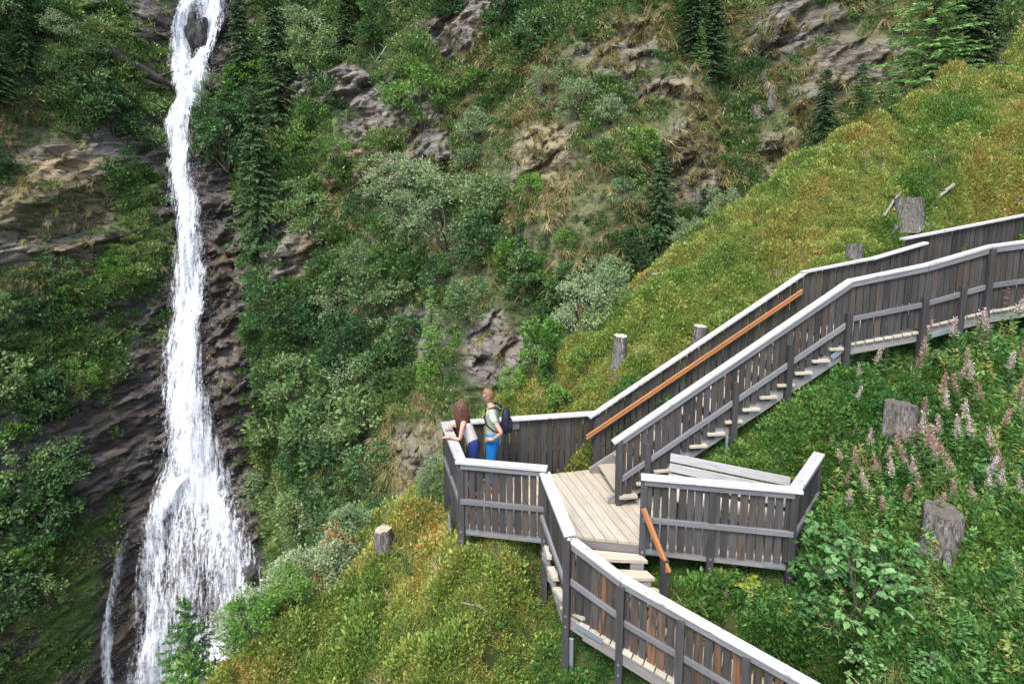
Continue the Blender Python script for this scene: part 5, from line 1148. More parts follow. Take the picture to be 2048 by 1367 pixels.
# ---- his backpack
navy = cloth('dark_pack_fabric', (.014, .016, .028), .6, .4)
pk = tag(empty('backpack', mp(-.19, .0, 1.06)), 'dark rounded backpack worn by the person in blue trousers', 'backpack')
def pl(F_, S_, Z_): return mp(F_, S_, Z_) - Vector(pk.location)
def pack_shell(cx_, cz_, rx, ry, rz_, name, p=3.2):
    V_, F_ = [], []; nu, nv = 24, 16
    for j in range(nv + 1):
        ph = math.pi * j / nv - math.pi / 2
        for i in range(nu):
            th = 2 * math.pi * i / nu; e = lambda q: math.copysign(abs(q) ** (2 / p), q)
            x, y, z = e(math.cos(ph)) * e(math.cos(th)), e(math.cos(ph)) * e(math.sin(th)), e(math.sin(ph))
            V_.append(pl(cx_ + x * rx * (1 - .25 * max(0, z)), y * ry * (1 - .12 * max(0, z)), cz_ + z * rz_))
    for j in range(nv):
        for i in range(nu): a, b = j * nu + i, j * nu + (i + 1) % nu; F_.append((a, b, b + nu, a + nu))
    return link(name, pymesh(name, V_, F_, navy, True), pk)
pack_shell(-.235, 1.285, .085, .135, .235, 'pack_body', 2.6); pack_shell(-.315, 1.20, .035, .105, .13, 'front_pocket', 2.6)
for sg in (-1, 1):
    v, f = tube([pl(-.16, sg * .09, 1.49), pl(-.06, sg * .115, 1.565), pl(.05, sg * .12, 1.53), pl(.135, sg * .125, 1.40), pl(.10, sg * .15, 1.26), pl(-.03, sg * .158, 1.15), pl(-.17, sg * .12, 1.10)], [.018, .021, .021, .019, .014, .010, .009], 6)
    link('shoulder_strap', pymesh('shoulder_strap', v, f, navy, True), pk)
# ---- the woman's mesh, clothes and hair
v, f = join_vf([wb_, head_vf(HEADW, lookw, 0, .95), hand_vf(wp_(.315, .20, 1.125) - ORW, wf + Vector((0, 0, -.05)), (0, 0, -1), -1, .5), hand_vf(wp_(.34, -.20, 1.16) - ORW, wf * .8 + wl_ * .3 + Vector((0, 0, -.10)), (0, 0, -1), 1, .7)])
wom = tag(link('person', pymesh('person', v, f, wom_skin, True), None, ORW), 'person with long auburn hair in a cream top and navy jeans leaning on the railing', 'person')
link('tank_top', pymesh('tank_top', *wv, cloth('cream_cotton', (.44, .40, .35)), True), wom); link('jeans', pymesh('jeans', *wu, cloth('navy_denim', (.012, .024, .105), .8, .4), True), wom)
for q in ((-.13, .10, .045), (-.05, -.11, .045)): shoe(wom, wp_(*q) - ORW, wf, redshoe)
hf = lookw.normalized(); hs = Vector((0, 0, 1)).cross(hf).normalized(); hu = hf.cross(hs); hr = random.Random(9); parts = []
for k in range(300):
    a = hr.uniform(.33, 1.67) * math.pi if k > 40 else hr.uniform(0, 2) * math.pi
    h0 = hr.uniform(.2, .98); rr = math.sqrt(1 - h0 * h0); base = HEADW + (hf * math.cos(a) * rr * .100 + hs * math.sin(a) * rr * .082 + hu * h0 * .122) * .97
    if k <= 40 and math.cos(a) > .3 and h0 < .62: continue
    side = hf * math.cos(a) * .098 + hs * math.sin(a) * .088
    L = hr.uniform(.30, .47); ph = hr.random() * 6.28; pth = [base]
    for i in range(1, 8):
        t = i / 7; sp = side * (1.02 + .22 * math.sin(t * 2.6)) ; wv_ = Vector((math.cos(ph + t * 8), math.sin(ph + t * 8), 0)) * .022 * t
        q = HEADW + sp + wv_ + Vector((.05 * t * t, 0, base.z - HEADW.z - L * t)); q = base.lerp(q, min(1, t * 2.2)); pth.append(q)
    w = hr.uniform(.005, .011); parts.append(tube(pth, [w * .7, w, w * 1.15, w * 1.15, w * 1.1, w, w * .7, w * .2], 5))
v, f = join_vf(parts); link('hair', pymesh('hair', v, f, hair_material('auburn_hair', (.030, .012, .008), (.13, .05, .028)), True), wom)
# ---------------------------------------------------------------- foliage
def leaf_material(name, stops, trans=.3, rough=.5, island=.35, noise_amt=0.0, attr_kind='INSTANCER'):
    """stops: colours along the plant's own tint (0..1); leaves vary one by one"""
    t = NT(name); g = t.n('ShaderNodeNewGeometry')
    if attr_kind == 'INSTANCER': ti = attr(t, 'tint', 'INSTANCER')
    else: oi = t.n('ShaderNodeObjectInfo'); ti = oi.outputs['Random']
    ri = g.outputs['Random Per Island']
    f = t.math('ADD', ti, t.math('MULTIPLY', t.math('SUBTRACT', ri, .5), island), True)
    c = t.ramp(f, stops).outputs[0]
    br = t.math('ADD', .68, t.math('MULTIPLY', t.math('FRACT', t.math('MULTIPLY', ri, 7.7)), .64))
    cb = t.n('ShaderNodeCombineXYZ')
    for k in range(3): t.l(br, cb.inputs[k])
    c = t.mix(1.0, c, cb.outputs[0], 'MULTIPLY')
    hs_ = t.n('ShaderNodeHueSaturation'); hs_.inputs['Saturation'].default_value = 1.06; hs_.inputs['Value'].default_value = 1.0; t.l(c, hs_.inputs['Color']); c = hs_.outputs[0]
    p = t.principled(c, rough, None, .25); tr = t.n('ShaderNodeBsdfTranslucent'); t.l(c, tr.inputs['Color'])
    mx = t.n('ShaderNodeMixShader'); mx.inputs[0].default_value = trans; t.l(p, mx.inputs[1]); t.l(tr.outputs[0], mx.inputs[2])
    return t.done(mx.outputs[0])
def bark_material(name, a, b, scale=14):
    t = NT(name); tc = t.n('ShaderNodeTexCoord'); n = t.noise(t.mapping(tc.outputs['Object'], (1, 1, .35)), scale, 6, .75)
    n2 = t.noise(tc.outputs['Object'], 3, 3); vo = t.n('ShaderNodeTexVoronoi'); vo.inputs['Scale'].default_value = scale * 2.2; t.l(t.mapping(tc.outputs['Object'], (1, 1, .5)), vo.inputs['Vector'])
    c = t.mix(n.outputs[0], a, b); c = t.mix(t.math('MULTIPLY', n2.outputs[0], .5), c, tuple(.5 * (x + y) * .7 for x, y in zip(a, b)))
    c = t.mix(t.ramp(vo.outputs['Distance'], [(.0, (.0, .0, .0)), (.5, (.6, .6, .6))]).outputs[0], c, tuple(x * .35 for x in a))
    return t.done(t.principled(c, .9, t.bump(n.outputs[0], .9, .05), .15))
M['bark'] = bark_material('bark', (.09, .07, .055), (.20, .17, .145))
M['stump'] = bark_material('stump_bark', (.15, .125, .11), (.36, .33, .31), 26)
M['cut'] = wood('sawn_stump_top', 2, (.30, .24, .17), (.48, .42, .33), None, 0, .1, .5)
M['deadwood'] = bark_material('dead_wood', (.30, .26, .22), (.52, .48, .43), 20)
def leaves(pts, dirs, L, W, rs, fold=.25):
    """diamond leaves: pts (n,3) leaf bases, dirs (n,3) pointing directions"""
    n = len(pts); d = dirs / np.maximum(np.linalg.norm(dirs, axis=1, keepdims=True), 1e-6)
    r = rs.normal(size=(n, 3)); s = np.cross(d, r); s /= np.maximum(np.linalg.norm(s, axis=1, keepdims=True), 1e-6)
    nn = np.cross(s, d); L = np.broadcast_to(np.asarray(L, float).reshape(-1, 1), (n, 1)); W = np.broadcast_to(np.asarray(W, float).reshape(-1, 1), (n, 1))
    v = np.stack([pts, pts + d * L * .45 + s * W * .5 + nn * L * fold * .3, pts + d * L, pts + d * L * .45 - s * W * .5 + nn * L * fold * .3], 1).reshape(-1, 3)
    f = np.arange(n * 4).reshape(n, 4)
    return v, f
def broad_leaves(pts, dirs, L, W, rs):
    """pointed oval leaves folded along the midrib, two quads and two tips each"""
    n = len(pts); d = dirs / np.maximum(np.linalg.norm(dirs, axis=1, keepdims=True), 1e-6); r = np.array([0, 0, 1.]) + rs.normal(0, .45, (n, 3))
    s = np.cross(d, r); s /= np.maximum(np.linalg.norm(s, axis=1, keepdims=True), 1e-6); nn = np.cross(s, d); L = np.asarray(L).reshape(-1, 1); W = np.asarray(W).reshape(-1, 1)
    at_ = lambda a, b, c: pts + d * L * a + s * W * b + nn * L * c
    v = np.stack([at_(0, 0, 0), at_(.3, .46, .1), at_(.65, .40, .06), at_(1, 0, -.12), at_(.65, -.40, .06), at_(.3, -.46, .1), at_(.3, 0, .0), at_(.65, 0, -.03)], 1).reshape(-1, 3)
    q = np.array([(0, 6, 1, 1), (6, 7, 2, 1), (7, 3, 2, 2), (0, 5, 6, 6), (5, 4, 7, 6), (4, 3, 7, 7)]); f = []
    b = (np.arange(n) * 8)[:, None]
    quads = np.concatenate([b + np.array([0, 6, 1, 1])[None] * 0 + np.array(k)[None] for k in ((6, 7, 2, 1), (5, 4, 7, 6))])
    tris = np.concatenate([b + np.array(k)[None] for k in ((0, 6, 1), (7, 3, 2), (0, 5, 6), (4, 3, 7))])
    return v, [tuple(x) for x in quads.tolist()] + [tuple(x) for x in tris.tolist()]
def leaf_obj_mesh(name, chunks, mat):
    V = np.concatenate([c[0] for c in chunks]); o = 0; Fs = []
    for v, f in chunks: Fs.append(f + o); o += len(v)
    return pymesh(name, V, np.concatenate(Fs), mat)
def unit(rs, n):
    v = rs.normal(size=(n, 3)); return v / np.linalg.norm(v, axis=1, keepdims=True)
# ---- prototypes of stems and crowns, 1 m high
def shrub_proto(seed, leaf=.05, n_clump=26, per=70, wide=.55, droop=0.0, mat=None, wl=.55, top=1.0, low=.12):
    rs = np.random.RandomState(seed); ch = []; st_ = []
    for k in range(n_clump):
        t = rs.rand() ** .6; ang = rs.rand() * 2 * np.pi; h = low + (top - low) * (rs.rand() ** .8)
        rad = wide * math.sqrt(max(0, 1 - (abs(h - .45) / .62) ** 2)) * (.35 + .65 * t)
        c = np.array([rad * math.cos(ang), rad * math.sin(ang), h * (1 - .12 * rs.rand())])
        cr = .06 + .13 * rs.rand(); p = c + unit(rs, per) * (cr * rs.rand(per, 1) ** .45) * np.array([1.25, 1.25, .8])
        d = (p - c) * 3 + np.array([c[0], c[1], .25]) * .8 + unit(rs, per) * .45; d[:, 2] -= droop
        ch.append(leaves(p, d, leaf * (.6 + .8 * rs.rand(per)), leaf * wl * (.6 + .8 * rs.rand(per)), rs))
        if k % 3 == 0:
            mid = c * np.array([.45, .45, .55]); st_.append(tube([(0, 0, -.05), tuple(mid), tuple(c)], [.018, .011, .004], 4, False))
    v, f = join_vf(st_)
    return pymesh('stem', v, f, M['bark'], True), leaf_obj_mesh('crown', ch, mat)
def spruce_proto(seed, whorls=26, per=9, mat=None, droop=.35, wide=.24, spray=10, leaf=.035, bare=.06, light=1.0):
    rs = np.random.RandomState(seed); ch = []; br = []
    br.append(tube([(0, 0, -.05), (.004, 0, .5), (0, 0, 1.0)], [.016, .010, .002], 6, False))
    for k in range(whorls):
        h = bare + (1 - bare) * (k / whorls) ** .92; rad = wide * (1 - h) ** .8 * (.75 + .4 * rs.rand()) + .012
        for q in range(per):
            if rs.rand() < .12: continue
            a = 2 * math.pi * (q + rs.rand()) / per; dz = -droop * rad * (.4 + .8 * rs.rand()) + (h > .85) * rad * .8
            tip = np.array([math.cos(a) * rad, math.sin(a) * rad, dz]) * (.7 + .45 * rs.rand()); o = np.array([0, 0, h + rs.uniform(-.012, .012)])
            m = max(4, int(spray * rad / wide * 1.6)); tt = np.sort(rs.rand(m)) ** .8
            p = o + tip[None] * tt[:, None] * (1 - .12 * tt[:, None])
            side = np.array([-math.sin(a), math.cos(a), 0.]); sg = rs.choice([-1, 1], m)
            d = tip[None] / max(rad, 1e-3) * .75 + side[None] * sg[:, None] * .8 + np.array([0, 0, -.25]) + unit(rs, m) * .35
            ch.append(leaves(p, d, leaf * (.6 + .8 * rs.rand(m)), leaf * .34, rs, .1))
            if k % 2 == 0: br.append(tube([tuple(o), tuple(o + tip * .8)], [.0045, .001], 3, False))
    n = 40; t = rs.uniform(.93, 1.0, n); ch.append(leaves(np.stack([0 * t, 0 * t, t], 1), np.stack([rs.normal(0, .5, n), rs.normal(0, .5, n), 1 + 0 * t], 1), leaf * .9, leaf * .3, rs, .1))
    v, f = join_vf(br)
    return pymesh('trunk', v, f, M['bark'], True), leaf_obj_mesh('crown', ch, mat)
G = dict(
 alder=leaf_material('alder_leaves', [(0, (.04, .09, .034)), (.4, (.075, .14, .05)), (.75, (.115, .19, .072)), (1, (.19, .26, .10))], .3, .5, .5, attr_kind='OBJ'),
 willow=leaf_material('willow_leaves', [(0, (.13, .195, .085)), (.5, (.20, .265, .13)), (1, (.29, .35, .19))], .3, .5, .5, attr_kind='OBJ'),
 fresh=leaf_material('fresh_leaves', [(0, (.07, .155, .03)), (.5, (.11, .215, .045)), (1, (.175, .28, .07))], .35, .5, .5, attr_kind='OBJ'),
 spruce=leaf_material('spruce_needles', [(0, (.028, .060, .022)), (.5, (.046, .09, .032)), (1, (.07, .125, .045))], .15, .6, .5, attr_kind='OBJ'),
 young=leaf_material('young_spruce_needles', [(0, (.05, .12, .03)), (.5, (.085, .17, .045)), (1, (.13, .22, .06))], .25, .5, .6, attr_kind='OBJ'),
 larch=leaf_material('larch_needles', [(0, (.15, .28, .085)), (.5, (.20, .34, .11)), (1, (.26, .40, .14))], .35, .5, .6, attr_kind='OBJ'),
 dry=leaf_material('dry_leaves', [(0, (.16, .065, .025)), (.5, (.26, .12, .045)), (1, (.33, .19, .08))], .3, .6, .6, attr_kind='OBJ'))
PROTO = {}
NVAR = 5
for i in range(NVAR):
    q_ = random.Random(i); PROTO['alder', i] = shrub_proto(100 + i, q_.uniform(.055, .085), q_.randrange(24, 46), 85, q_.uniform(.42, .66), mat=G['alder'], low=.02, top=q_.uniform(.85, 1.1))
    PROTO['willow', i] = shrub_proto(200 + i, q_.uniform(.05, .07), q_.randrange(24, 44), 85, q_.uniform(.42, .62), .1, mat=G['willow'], wl=.4)
    PROTO['fresh', i] = shrub_proto(300 + i, q_.uniform(.055, .085), q_.randrange(22, 42), 75, q_.uniform(.4, .62), mat=G['fresh'], top=.95)
    PROTO['spruce', i] = spruce_proto(400 + i, 34, 10, G['spruce'], .42, .225, 60, .023)
    PROTO['young', i] = spruce_proto(500 + i, 17, 8, G['young'], .0, .36, 75, .03, light=1.3)
    PROTO['larch', i] = spruce_proto(600 + i, 26, 9, G['larch'], .15, .30, 60, .022)
    PROTO['dry', i] = shrub_proto(700 + i, .07, 16, 40, .4, mat=G['dry'])
NAMES = dict(alder=('alder_shrub', 'shrub'), willow=('willow_shrub', 'shrub'), fresh=('leafy_shrub', 'shrub'), spruce=('spruce_tree', 'tree'), young=('young_spruce', 'tree'), larch=('larch_tree', 'tree'), dry=('withered_shrub', 'shrub'))
prng = random.Random(11)
def plant(kind, loc, h, label, group=None, wide=1.0, i=None):
    i = prng.randrange(3 if (kind, 4) not in PROTO else 5) if i is None else i
    stem, crown = PROTO[kind, i]; nm, cat = NAMES[kind]
    e = tag(empty(nm, loc), label, cat, group); e.rotation_euler = (0, 0, prng.random() * 6.28)
    s = h * prng.uniform(.94, 1.06); e.scale = (s * wide, s * wide, s)
    link('trunk' if kind in ('spruce', 'young', 'larch') else 'stem', stem, e); link('crown', crown, e)
    return e
for kind, x, z, h, wide, label, group in WALL_PLANTS:
    plant(kind, (x, float(wall_at(x, z)) + .05 * h - .35 * wide * h * .3, z - .08 * h), h, label, group, wide)
for kind, x, y, h, wide, label, group in HILL_PLANTS:
    plant(kind, (x, y, float(hill_at(x, y)) - .03), h, label, group, wide)
# ---------------------------------------------------------------- scattered ground cover (geometry nodes)
def scatter(name, label, P, rot, scl, tint, idx, protos):
    me = bpy.data.meshes.new(name); n = len(P)
    me.vertices.add(n); me.vertices.foreach_set('co', P.astype(np.float32).ravel())
    set_attr(me, 'rot', rot, 'FLOAT_VECTOR'); set_attr(me, 'scl', scl); set_attr(me, 'tint', tint); set_attr(me, 'idx', idx, 'INT'); me.update()
    col = bpy.data.collections.new(name + '_pieces')
    for k, pm in enumerate(protos): col.objects.link(bpy.data.objects.new('%s_piece_%02d' % (name, k), pm))
    o = link(name, me); tag(o, label, kind='stuff')
    g = bpy.data.node_groups.new(name, 'GeometryNodeTree')
    g.interface.new_socket('Geometry', in_out='INPUT', socket_type='NodeSocketGeometry'); g.interface.new_socket('Geometry', in_out='OUTPUT', socket_type='NodeSocketGeometry')
    gi, go = g.nodes.new('NodeGroupInput'), g.nodes.new('NodeGroupOutput'); ip = g.nodes.new('GeometryNodeInstanceOnPoints'); ci = g.nodes.new('GeometryNodeCollectionInfo')
    ci.inputs[0].default_value = col; ci.inputs[1].default_value = True; ci.inputs[2].default_value = True
    def na(nm, ty):
        a = g.nodes.new('GeometryNodeInputNamedAttribute'); a.data_type = ty; a.inputs['Name'].default_value = nm; return a.outputs['Attribute']
    e2r = g.nodes.new('FunctionNodeEulerToRotation')
    L = g.links.new
    L(gi.outputs[0], ip.inputs['Points']); L(ci.outputs[0], ip.inputs['Instance']); ip.inputs['Pick Instance'].default_value = True
    L(na('idx', 'INT'), ip.inputs['Instance Index']); L(na('rot', 'FLOAT_VECTOR'), e2r.inputs[0]); L(e2r.outputs[0], ip.inputs['Rotation']); L(na('scl', 'FLOAT'), ip.inputs['Scale'])
    L(ip.outputs[0], go.inputs[0])
    md = o.modifiers.new('scatter', 'NODES'); md.node_group = g
    return o
srs = np.random.RandomState(23)
def tuft_proto(seed, n, leaf, rad, h, mat, wl=.5, up=.6):
    rs = np.random.RandomState(seed); p = unit(rs, n) * rs.rand(n, 1) ** .5 * np.array([rad, rad, h * .5]); p[:, 2] += h * .5
    d = p * np.array([1, 1, .3]) / max(rad, .01) + np.array([0, 0, up]) + unit(rs, n) * .5
    return leaf_obj_mesh('tuft', [leaves(p, d, leaf * (.6 + .8 * rs.rand(n)), leaf * wl * (.6 + .8 * rs.rand(n)), rs)], mat)
def grass_proto(seed, n, h, lean, mat, w=.008, bias=0.0):
    rs = np.random.RandomState(seed); V = []; Fc = []
    for k in range(n):
        a = rs.rand() * 6.28; b = np.array([math.cos(a) * (1 - .6 * bias), math.sin(a) * (1 - .6 * bias) - bias, 0]); o = np.append(rs.normal(0, .05, 2), 0); s = np.array([-b[1], b[0], 0]) * w * (.6 + .8 * rs.rand())
        hh = h * (.5 + .7 * rs.rand()); le = lean * (.3 + 1.0 * rs.rand()); q = []
        for t in (0, .4, .75): c = o + b * le * hh * t ** 1.8 + np.array([0, 0, hh * (t - .35 * le * t * t)]); q += [c - s * (1 - t * .8), c + s * (1 - t * .8)]
        c = o + b * le * hh + np.array([0, 0, hh * (1 - .45 * le)]); i = len(V); V += q + [c]
        Fc += [(i, i + 1, i + 3, i + 2), (i + 2, i + 3, i + 5, i + 4), (i + 4, i + 5, i + 6)]
    return pymesh('grass_tuft', np.array(V), Fc, mat)
HEATH = leaf_material('blueberry_leaves', [(0, (.065, .145, .035)), (.3, (.16, .24, .055)), (.52, (.28, .315, .085)), (.76, (.34, .275, .085)), (.92, (.40, .22, .08)), (1, (.30, .09, .05))], .3, .45, .34)
LUSH = leaf_material('lush_leaves', [(0, (.05, .125, .035)), (.5, (.095, .195, .05)), (1, (.18, .27, .075))], .3, .45, .4)
STRAWM = leaf_material('dry_grass_blades', [(0, (.16, .17, .06)), (.5, (.30, .25, .12)), (1, (.45, .38, .22))], .3, .6, .4)
GRASSM = leaf_material('grass_blades', [(0, (.05, .11, .02)), (.5, (.085, .16, .03)), (1, (.15, .21, .05))], .3, .5, .4)
UNDER = leaf_material('undergrowth_leaves', [(0, (.045, .095, .03)), (.4, (.08, .145, .042)), (.7, (.135, .20, .062)), (1, (.23, .25, .10))], .3, .5, .45)
heath_p = [tuft_proto(k, 60, .042, .12, .19, HEATH, .6, .9) for k in range(5)]
lush_p = [tuft_proto(20 + k, 38, .056, .125, .19, LUSH, .62, .7) for k in range(5)]
def on_deck(x, y):
    return carve(x, y, np.full(x.shape, 100.0)) < 50
# the heath on the near slope
ca_ = np.sqrt(1 + ((GZ[1:, :-1] - GZ[:-1, :-1]) / _hx) ** 2 + ((GZ[:-1, 1:] - GZ[:-1, :-1]) / _hy) ** 2)
cxm, cym = np.meshgrid(gx[:-1], gy[:-1], indexing='ij'); ca_ *= (ridge_distance(cxm, cym) < 1.4) & (np.abs(cxm) < 1.15 * cym) & (cxm > -8) & (cxm < 16)
cells = srs.choice(ca_.size, 90000, p=ca_.ravel() / ca_.sum()); x = cxm.ravel()[cells] + srs.rand(90000) * _hx; y = cym.ravel()[cells] + srs.rand(90000) * _hy
d = ridge_distance(x, y); u = x / np.maximum(y, 1)
keep = (d < 1.6) & (np.abs(u) < 1.25)
x, y, d = x[keep], y[keep], d[keep]
z = hill_at(x, y); dk = on_deck(x, y)
zone = fbm(x * .55, y * .55, 4, 5)
upper = smooth(10.9, 11.8, y - .12 * x) * smooth(1.0, 3.0, x) + smooth(1.2, -.6, x - .45 * (y - 8.0)) * smooth(-7, -5, x)
upper = np.clip(upper, 0, 1)
bare = fbm(x * .8 + 30, y * .8, 3, 15)
k1 = bare < .85
x, y, z, upper, zone, dk = [a[k1] for a in (x, y, z, upper, zone, dk)]
tint = np.clip(.20 + upper * (.22 + .34 * zone + np.where(x < 1.5, .07, 0) + .12 * fbm(x * 2.5, y * 2.5, 2, 6)) + (1 - upper) * .10 * zone + srs.normal(0, .09, len(x)), 0, 1)
isl = srs.rand(len(x)) > (.25 + .75 * upper)
hump = .65 + .7 * np.clip(fbm(x * 1.9, y * 1.9, 3, 8) + .35, 0, 1.2)
rot = np.stack([srs.normal(0, .25, len(x)), srs.normal(0, .25, len(x)), srs.rand(len(x)) * 6.28], 1)
s = np.where(dk, .55, hump) * srs.uniform(.7, 1.25, len(x))
P = np.stack([x, y, z - .03 + np.where(dk, -.03, .10 * (hump - .8))], 1)
m = ~isl
scatter('blueberry_heath', 'low blueberry heath in green, yellow and rust covering the hillside', P[m], rot[m], s[m], tint[m], srs.randint(0, 5, m.sum()), heath_p)
m = isl
scatter('green_ground_cover', 'dense dark green ground cover below and beside the walkway', P[m], rot[m], s[m] * 1.05, np.clip(.4 + .5 * zone[m] + srs.normal(0, .15, m.sum()), 0, 1), srs.randint(0, 5, m.sum()), lush_p)
# grass on the near slope
n = 16000
x = srs.uniform(-7, 15, n); y = srs.uniform(4.5, 18, n); d = ridge_distance(x, y); g = fbm(x * .6 + 11, y * .6, 3, 45) + .9 * np.exp(-((d + .1) / .35) ** 2)
k = (d < .6) & (g > .05) & ~on_deck(x, y); x, y = x[k], y[k]
straw_p = [grass_proto(40 + q, 26, .34, .8, STRAWM, .006) for q in range(4)]; green_p = [grass_proto(50 + q, 24, .3, .6, GRASSM, .007) for q in range(4)]
scatter('hillside_grass', 'thin tufts of straw coloured and green grass on the hillside', np.stack([x, y, hill_at(x, y) - .02], 1), np.stack([srs.normal(0, .2, len(x)), srs.normal(0, .2, len(x)), srs.rand(len(x)) * 6.28], 1),
        srs.uniform(.5, 1.1, len(x)), srs.rand(len(x)), srs.randint(0, 8, len(x)), straw_p + green_p)
# undergrowth, grass and moss of the far wall
n = 120000
x = srs.uniform(-38, 30, n); z = srs.uniform(-30, 28, n); mk = wall_masks(x, z); r = np.maximum(mk['rock'], mk['wet']); gn = fbm(x * .3, z * .3, 4, 33)
yw = wall_at(x, z); dens = np.clip(1.05 - 1.5 * r, 0, 1) * np.clip(.55 + .6 * gn, .08, 1) * (1 - .55 * mk['straw'])
dens = np.maximum(dens, .7 * mk['moss'])
k = srs.rand(n) < dens * .95; x, z, yw, gn = x[k], z[k], yw[k], gn[k]; ms = mk['moss'][k]; sw = mk['straw'][k]
k = np.abs(x / yw) < 1.2; x, z, yw, gn, ms, sw = [a[k] for a in (x, z, yw, gn, ms, sw)]
under_p = [tuft_proto(60 + q, 85, .14, .40, .52, UNDER, .55, .5) for q in range(6)]; 
sc = (.45 + 1.3 * srs.rand(len(x)) ** 2.2) * (.75 + .5 * np.clip(gn + .4, 0, 1)) * np.where(ms > .4, .95, 1) * np.clip(yw / 40, .5, 1) ** 1.3
scatter('gorge_undergrowth', 'dense low undergrowth of leafy plants clinging to the gorge wall', np.stack([x, yw - .2 * sc, z - .05], 1),
        np.stack([srs.normal(.35, .25, len(x)), srs.normal(0, .25, len(x)), srs.uniform(-.6, .6, len(x))], 1), sc, np.clip(.42 + .42 * fbm(x * .2 + 9, z * .2, 3, 63) + .25 * ms + srs.normal(0, .2, len(x)), 0, 1), srs.randint(0, 6, len(x)), under_p)
n = 90000
x = srs.uniform(-38, 30, n); z = srs.uniform(-26, 28, n); mk = wall_masks(x, z); gn = fbm(x * .4 + 5, z * .4, 4, 35)
k = srs.rand(n) < np.clip((1.0 * mk['straw'] + .08) * (1 - .85 * np.maximum(mk['wet'], .5 * mk['rock'])) * (.5 + 1.0 * gn), 0, 1); x, z = x[k], z[k]; yw = wall_at(x, z); sw = mk['straw'][k]
wstraw = [grass_proto(80 + q, 40, .62, 1.0, STRAWM, .014, .8) for q in range(4)]
scatter('gorge_grass', 'long dry grass hanging in tufts on the gorge wall', np.stack([x, yw - .03, z], 1), np.stack([srs.normal(.6, .3, len(x)), srs.normal(0, .3, len(x)), srs.uniform(-.5, .5, len(x))], 1),
        srs.uniform(.5, 1.2, len(x)), np.clip(srs.normal(.45, .25, len(x)) * (.5 + .6 * sw), 0, 1), srs.randint(0, 4, len(x)), wstraw)
# ---------------------------------------------------------------- stumps, boulders, fallen wood
def stump_bark():
    t = NT('furrowed_stump_bark'); tc = t.n('ShaderNodeTexCoord'); n = t.noise(t.mapping(tc.outputs['Object'], (34, 34, 7)), 1.0, 6, .7, .8); n2 = t.noise(tc.outputs['Object'], 5, 5, .65)
    c = t.ramp(n.outputs[0], [(.34, (.028, .024, .021)), (.47, (.12, .105, .095)), (.6, (.22, .205, .19)), (.75, (.34, .325, .305))]).outputs[0]
    c = t.mix(t.math('MULTIPLY', t.ramp(n2.outputs[0], [(.5, (0, 0, 0)), (.64, (1, 1, 1))]).outputs[0], .6), c, (.10, .105, .045))
    return t.done(t.principled(c, .95, t.bump(n.outputs[0], 1.0, .06), .15))
M['stump'] = stump_bark()
M['oldcut'] = bark_material('weathered_stump_top', (.12, .105, .085), (.30, .27, .22), 18)
def stump(loc, h, r, label, seed, lean=(0, 0), roots=3, flare=1.5, name='tree_stump', cat='stump', group=None):
    rs = random.Random(seed); e = tag(empty(name, loc), label, cat, group); n, m = 34, 12; V_, F_ = [], []; fl_ = [rs.uniform(-.07, .06) for _ in range(n)]; h *= .9; r *= .9
    ph = [rs.random() * 6.28 for _ in range(4)]
    for j in range(m + 1):
        t = j / m; z = -.25 * h * (1 - t) * 1.0 + h * t
        rad = r * (1 + (flare - 1) * math.exp(-t * 4.5))
        for i in range(n):
            a = 2 * math.pi * i / n; k = 1 + .05 * math.sin(3 * a + ph[0]) + .035 * math.sin(7 * a + ph[1] + t) + fl_[i] + rs.uniform(-.03, .03) + (flare - 1) * .35 * math.exp(-t * 5) * math.sin(roots * a + ph[2])
            V_.append((rad * k * math.cos(a) + lean[0] * t * h, rad * k * math.sin(a) + lean[1] * t * h, z + ((.10 * math.sin(a + ph[3]) + .09 * rs.uniform(-1, 1)) * r if j == m else 0)))
    for j in range(m):
        for i in range(n): a, b = j * n + i, j * n + (i + 1) % n; F_.append((a, b, b + n, a + n))
    link('bark', pymesh('bark', V_, F_, M['stump'], True), e)
    top = V_[-n:]; c = Vector((lean[0] * h, lean[1] * h, h - .03 * r)); T_ = [Vector(q).lerp(c, .02) for q in top] + [c + Vector((q[0] - c.x, q[1] - c.y, 0)) * .5 + Vector((0, 0, rs.uniform(-.02, .0) * r)) for q in top] + [c]
    F2 = [(i, (i + 1) % n, n + (i + 1) % n, n + i) for i in range(n)] + [(n + i, n + (i + 1) % n, 2 * n) for i in range(n)]
    link('cut_top', pymesh('cut_top', T_, F2, M['cut'] if roots == 2 and r < .16 else M['oldcut']), e)
    for k in range(roots):
        a = ph[2] / max(roots, 1) + 2 * math.pi * k / max(roots, 1) + rs.uniform(-.3, .3)
        p0_ = Vector((math.cos(a) * r * .8, math.sin(a) * r * .8, .12 * h)); p1_ = Vector((math.cos(a) * r * 1.5, math.sin(a) * r * 1.5, -.02)); p2_ = Vector((math.cos(a) * r * 2.2, math.sin(a) * r * 2.2, -.22))
        v, f = tube([p0_, p1_, p2_], [r * .3, r * .2, r * .08], 6); link('root', pymesh('root', v, f, M['stump'], True), e)
    return e
for k, (x, y, h, r, lx, ly, roots, label) in enumerate(STUMPS): stump((x, y, float(hill_at(x, y))), h, r, label, 40 + k, (lx, ly), roots)
for k, (x, z, h, r, lx, label) in enumerate(WALL_STUMPS): stump((x, float(wall_at(x, z)) - .25 * r, z - .1), h, r, label, 80 + k, (lx, -.05), 2, 1.25)
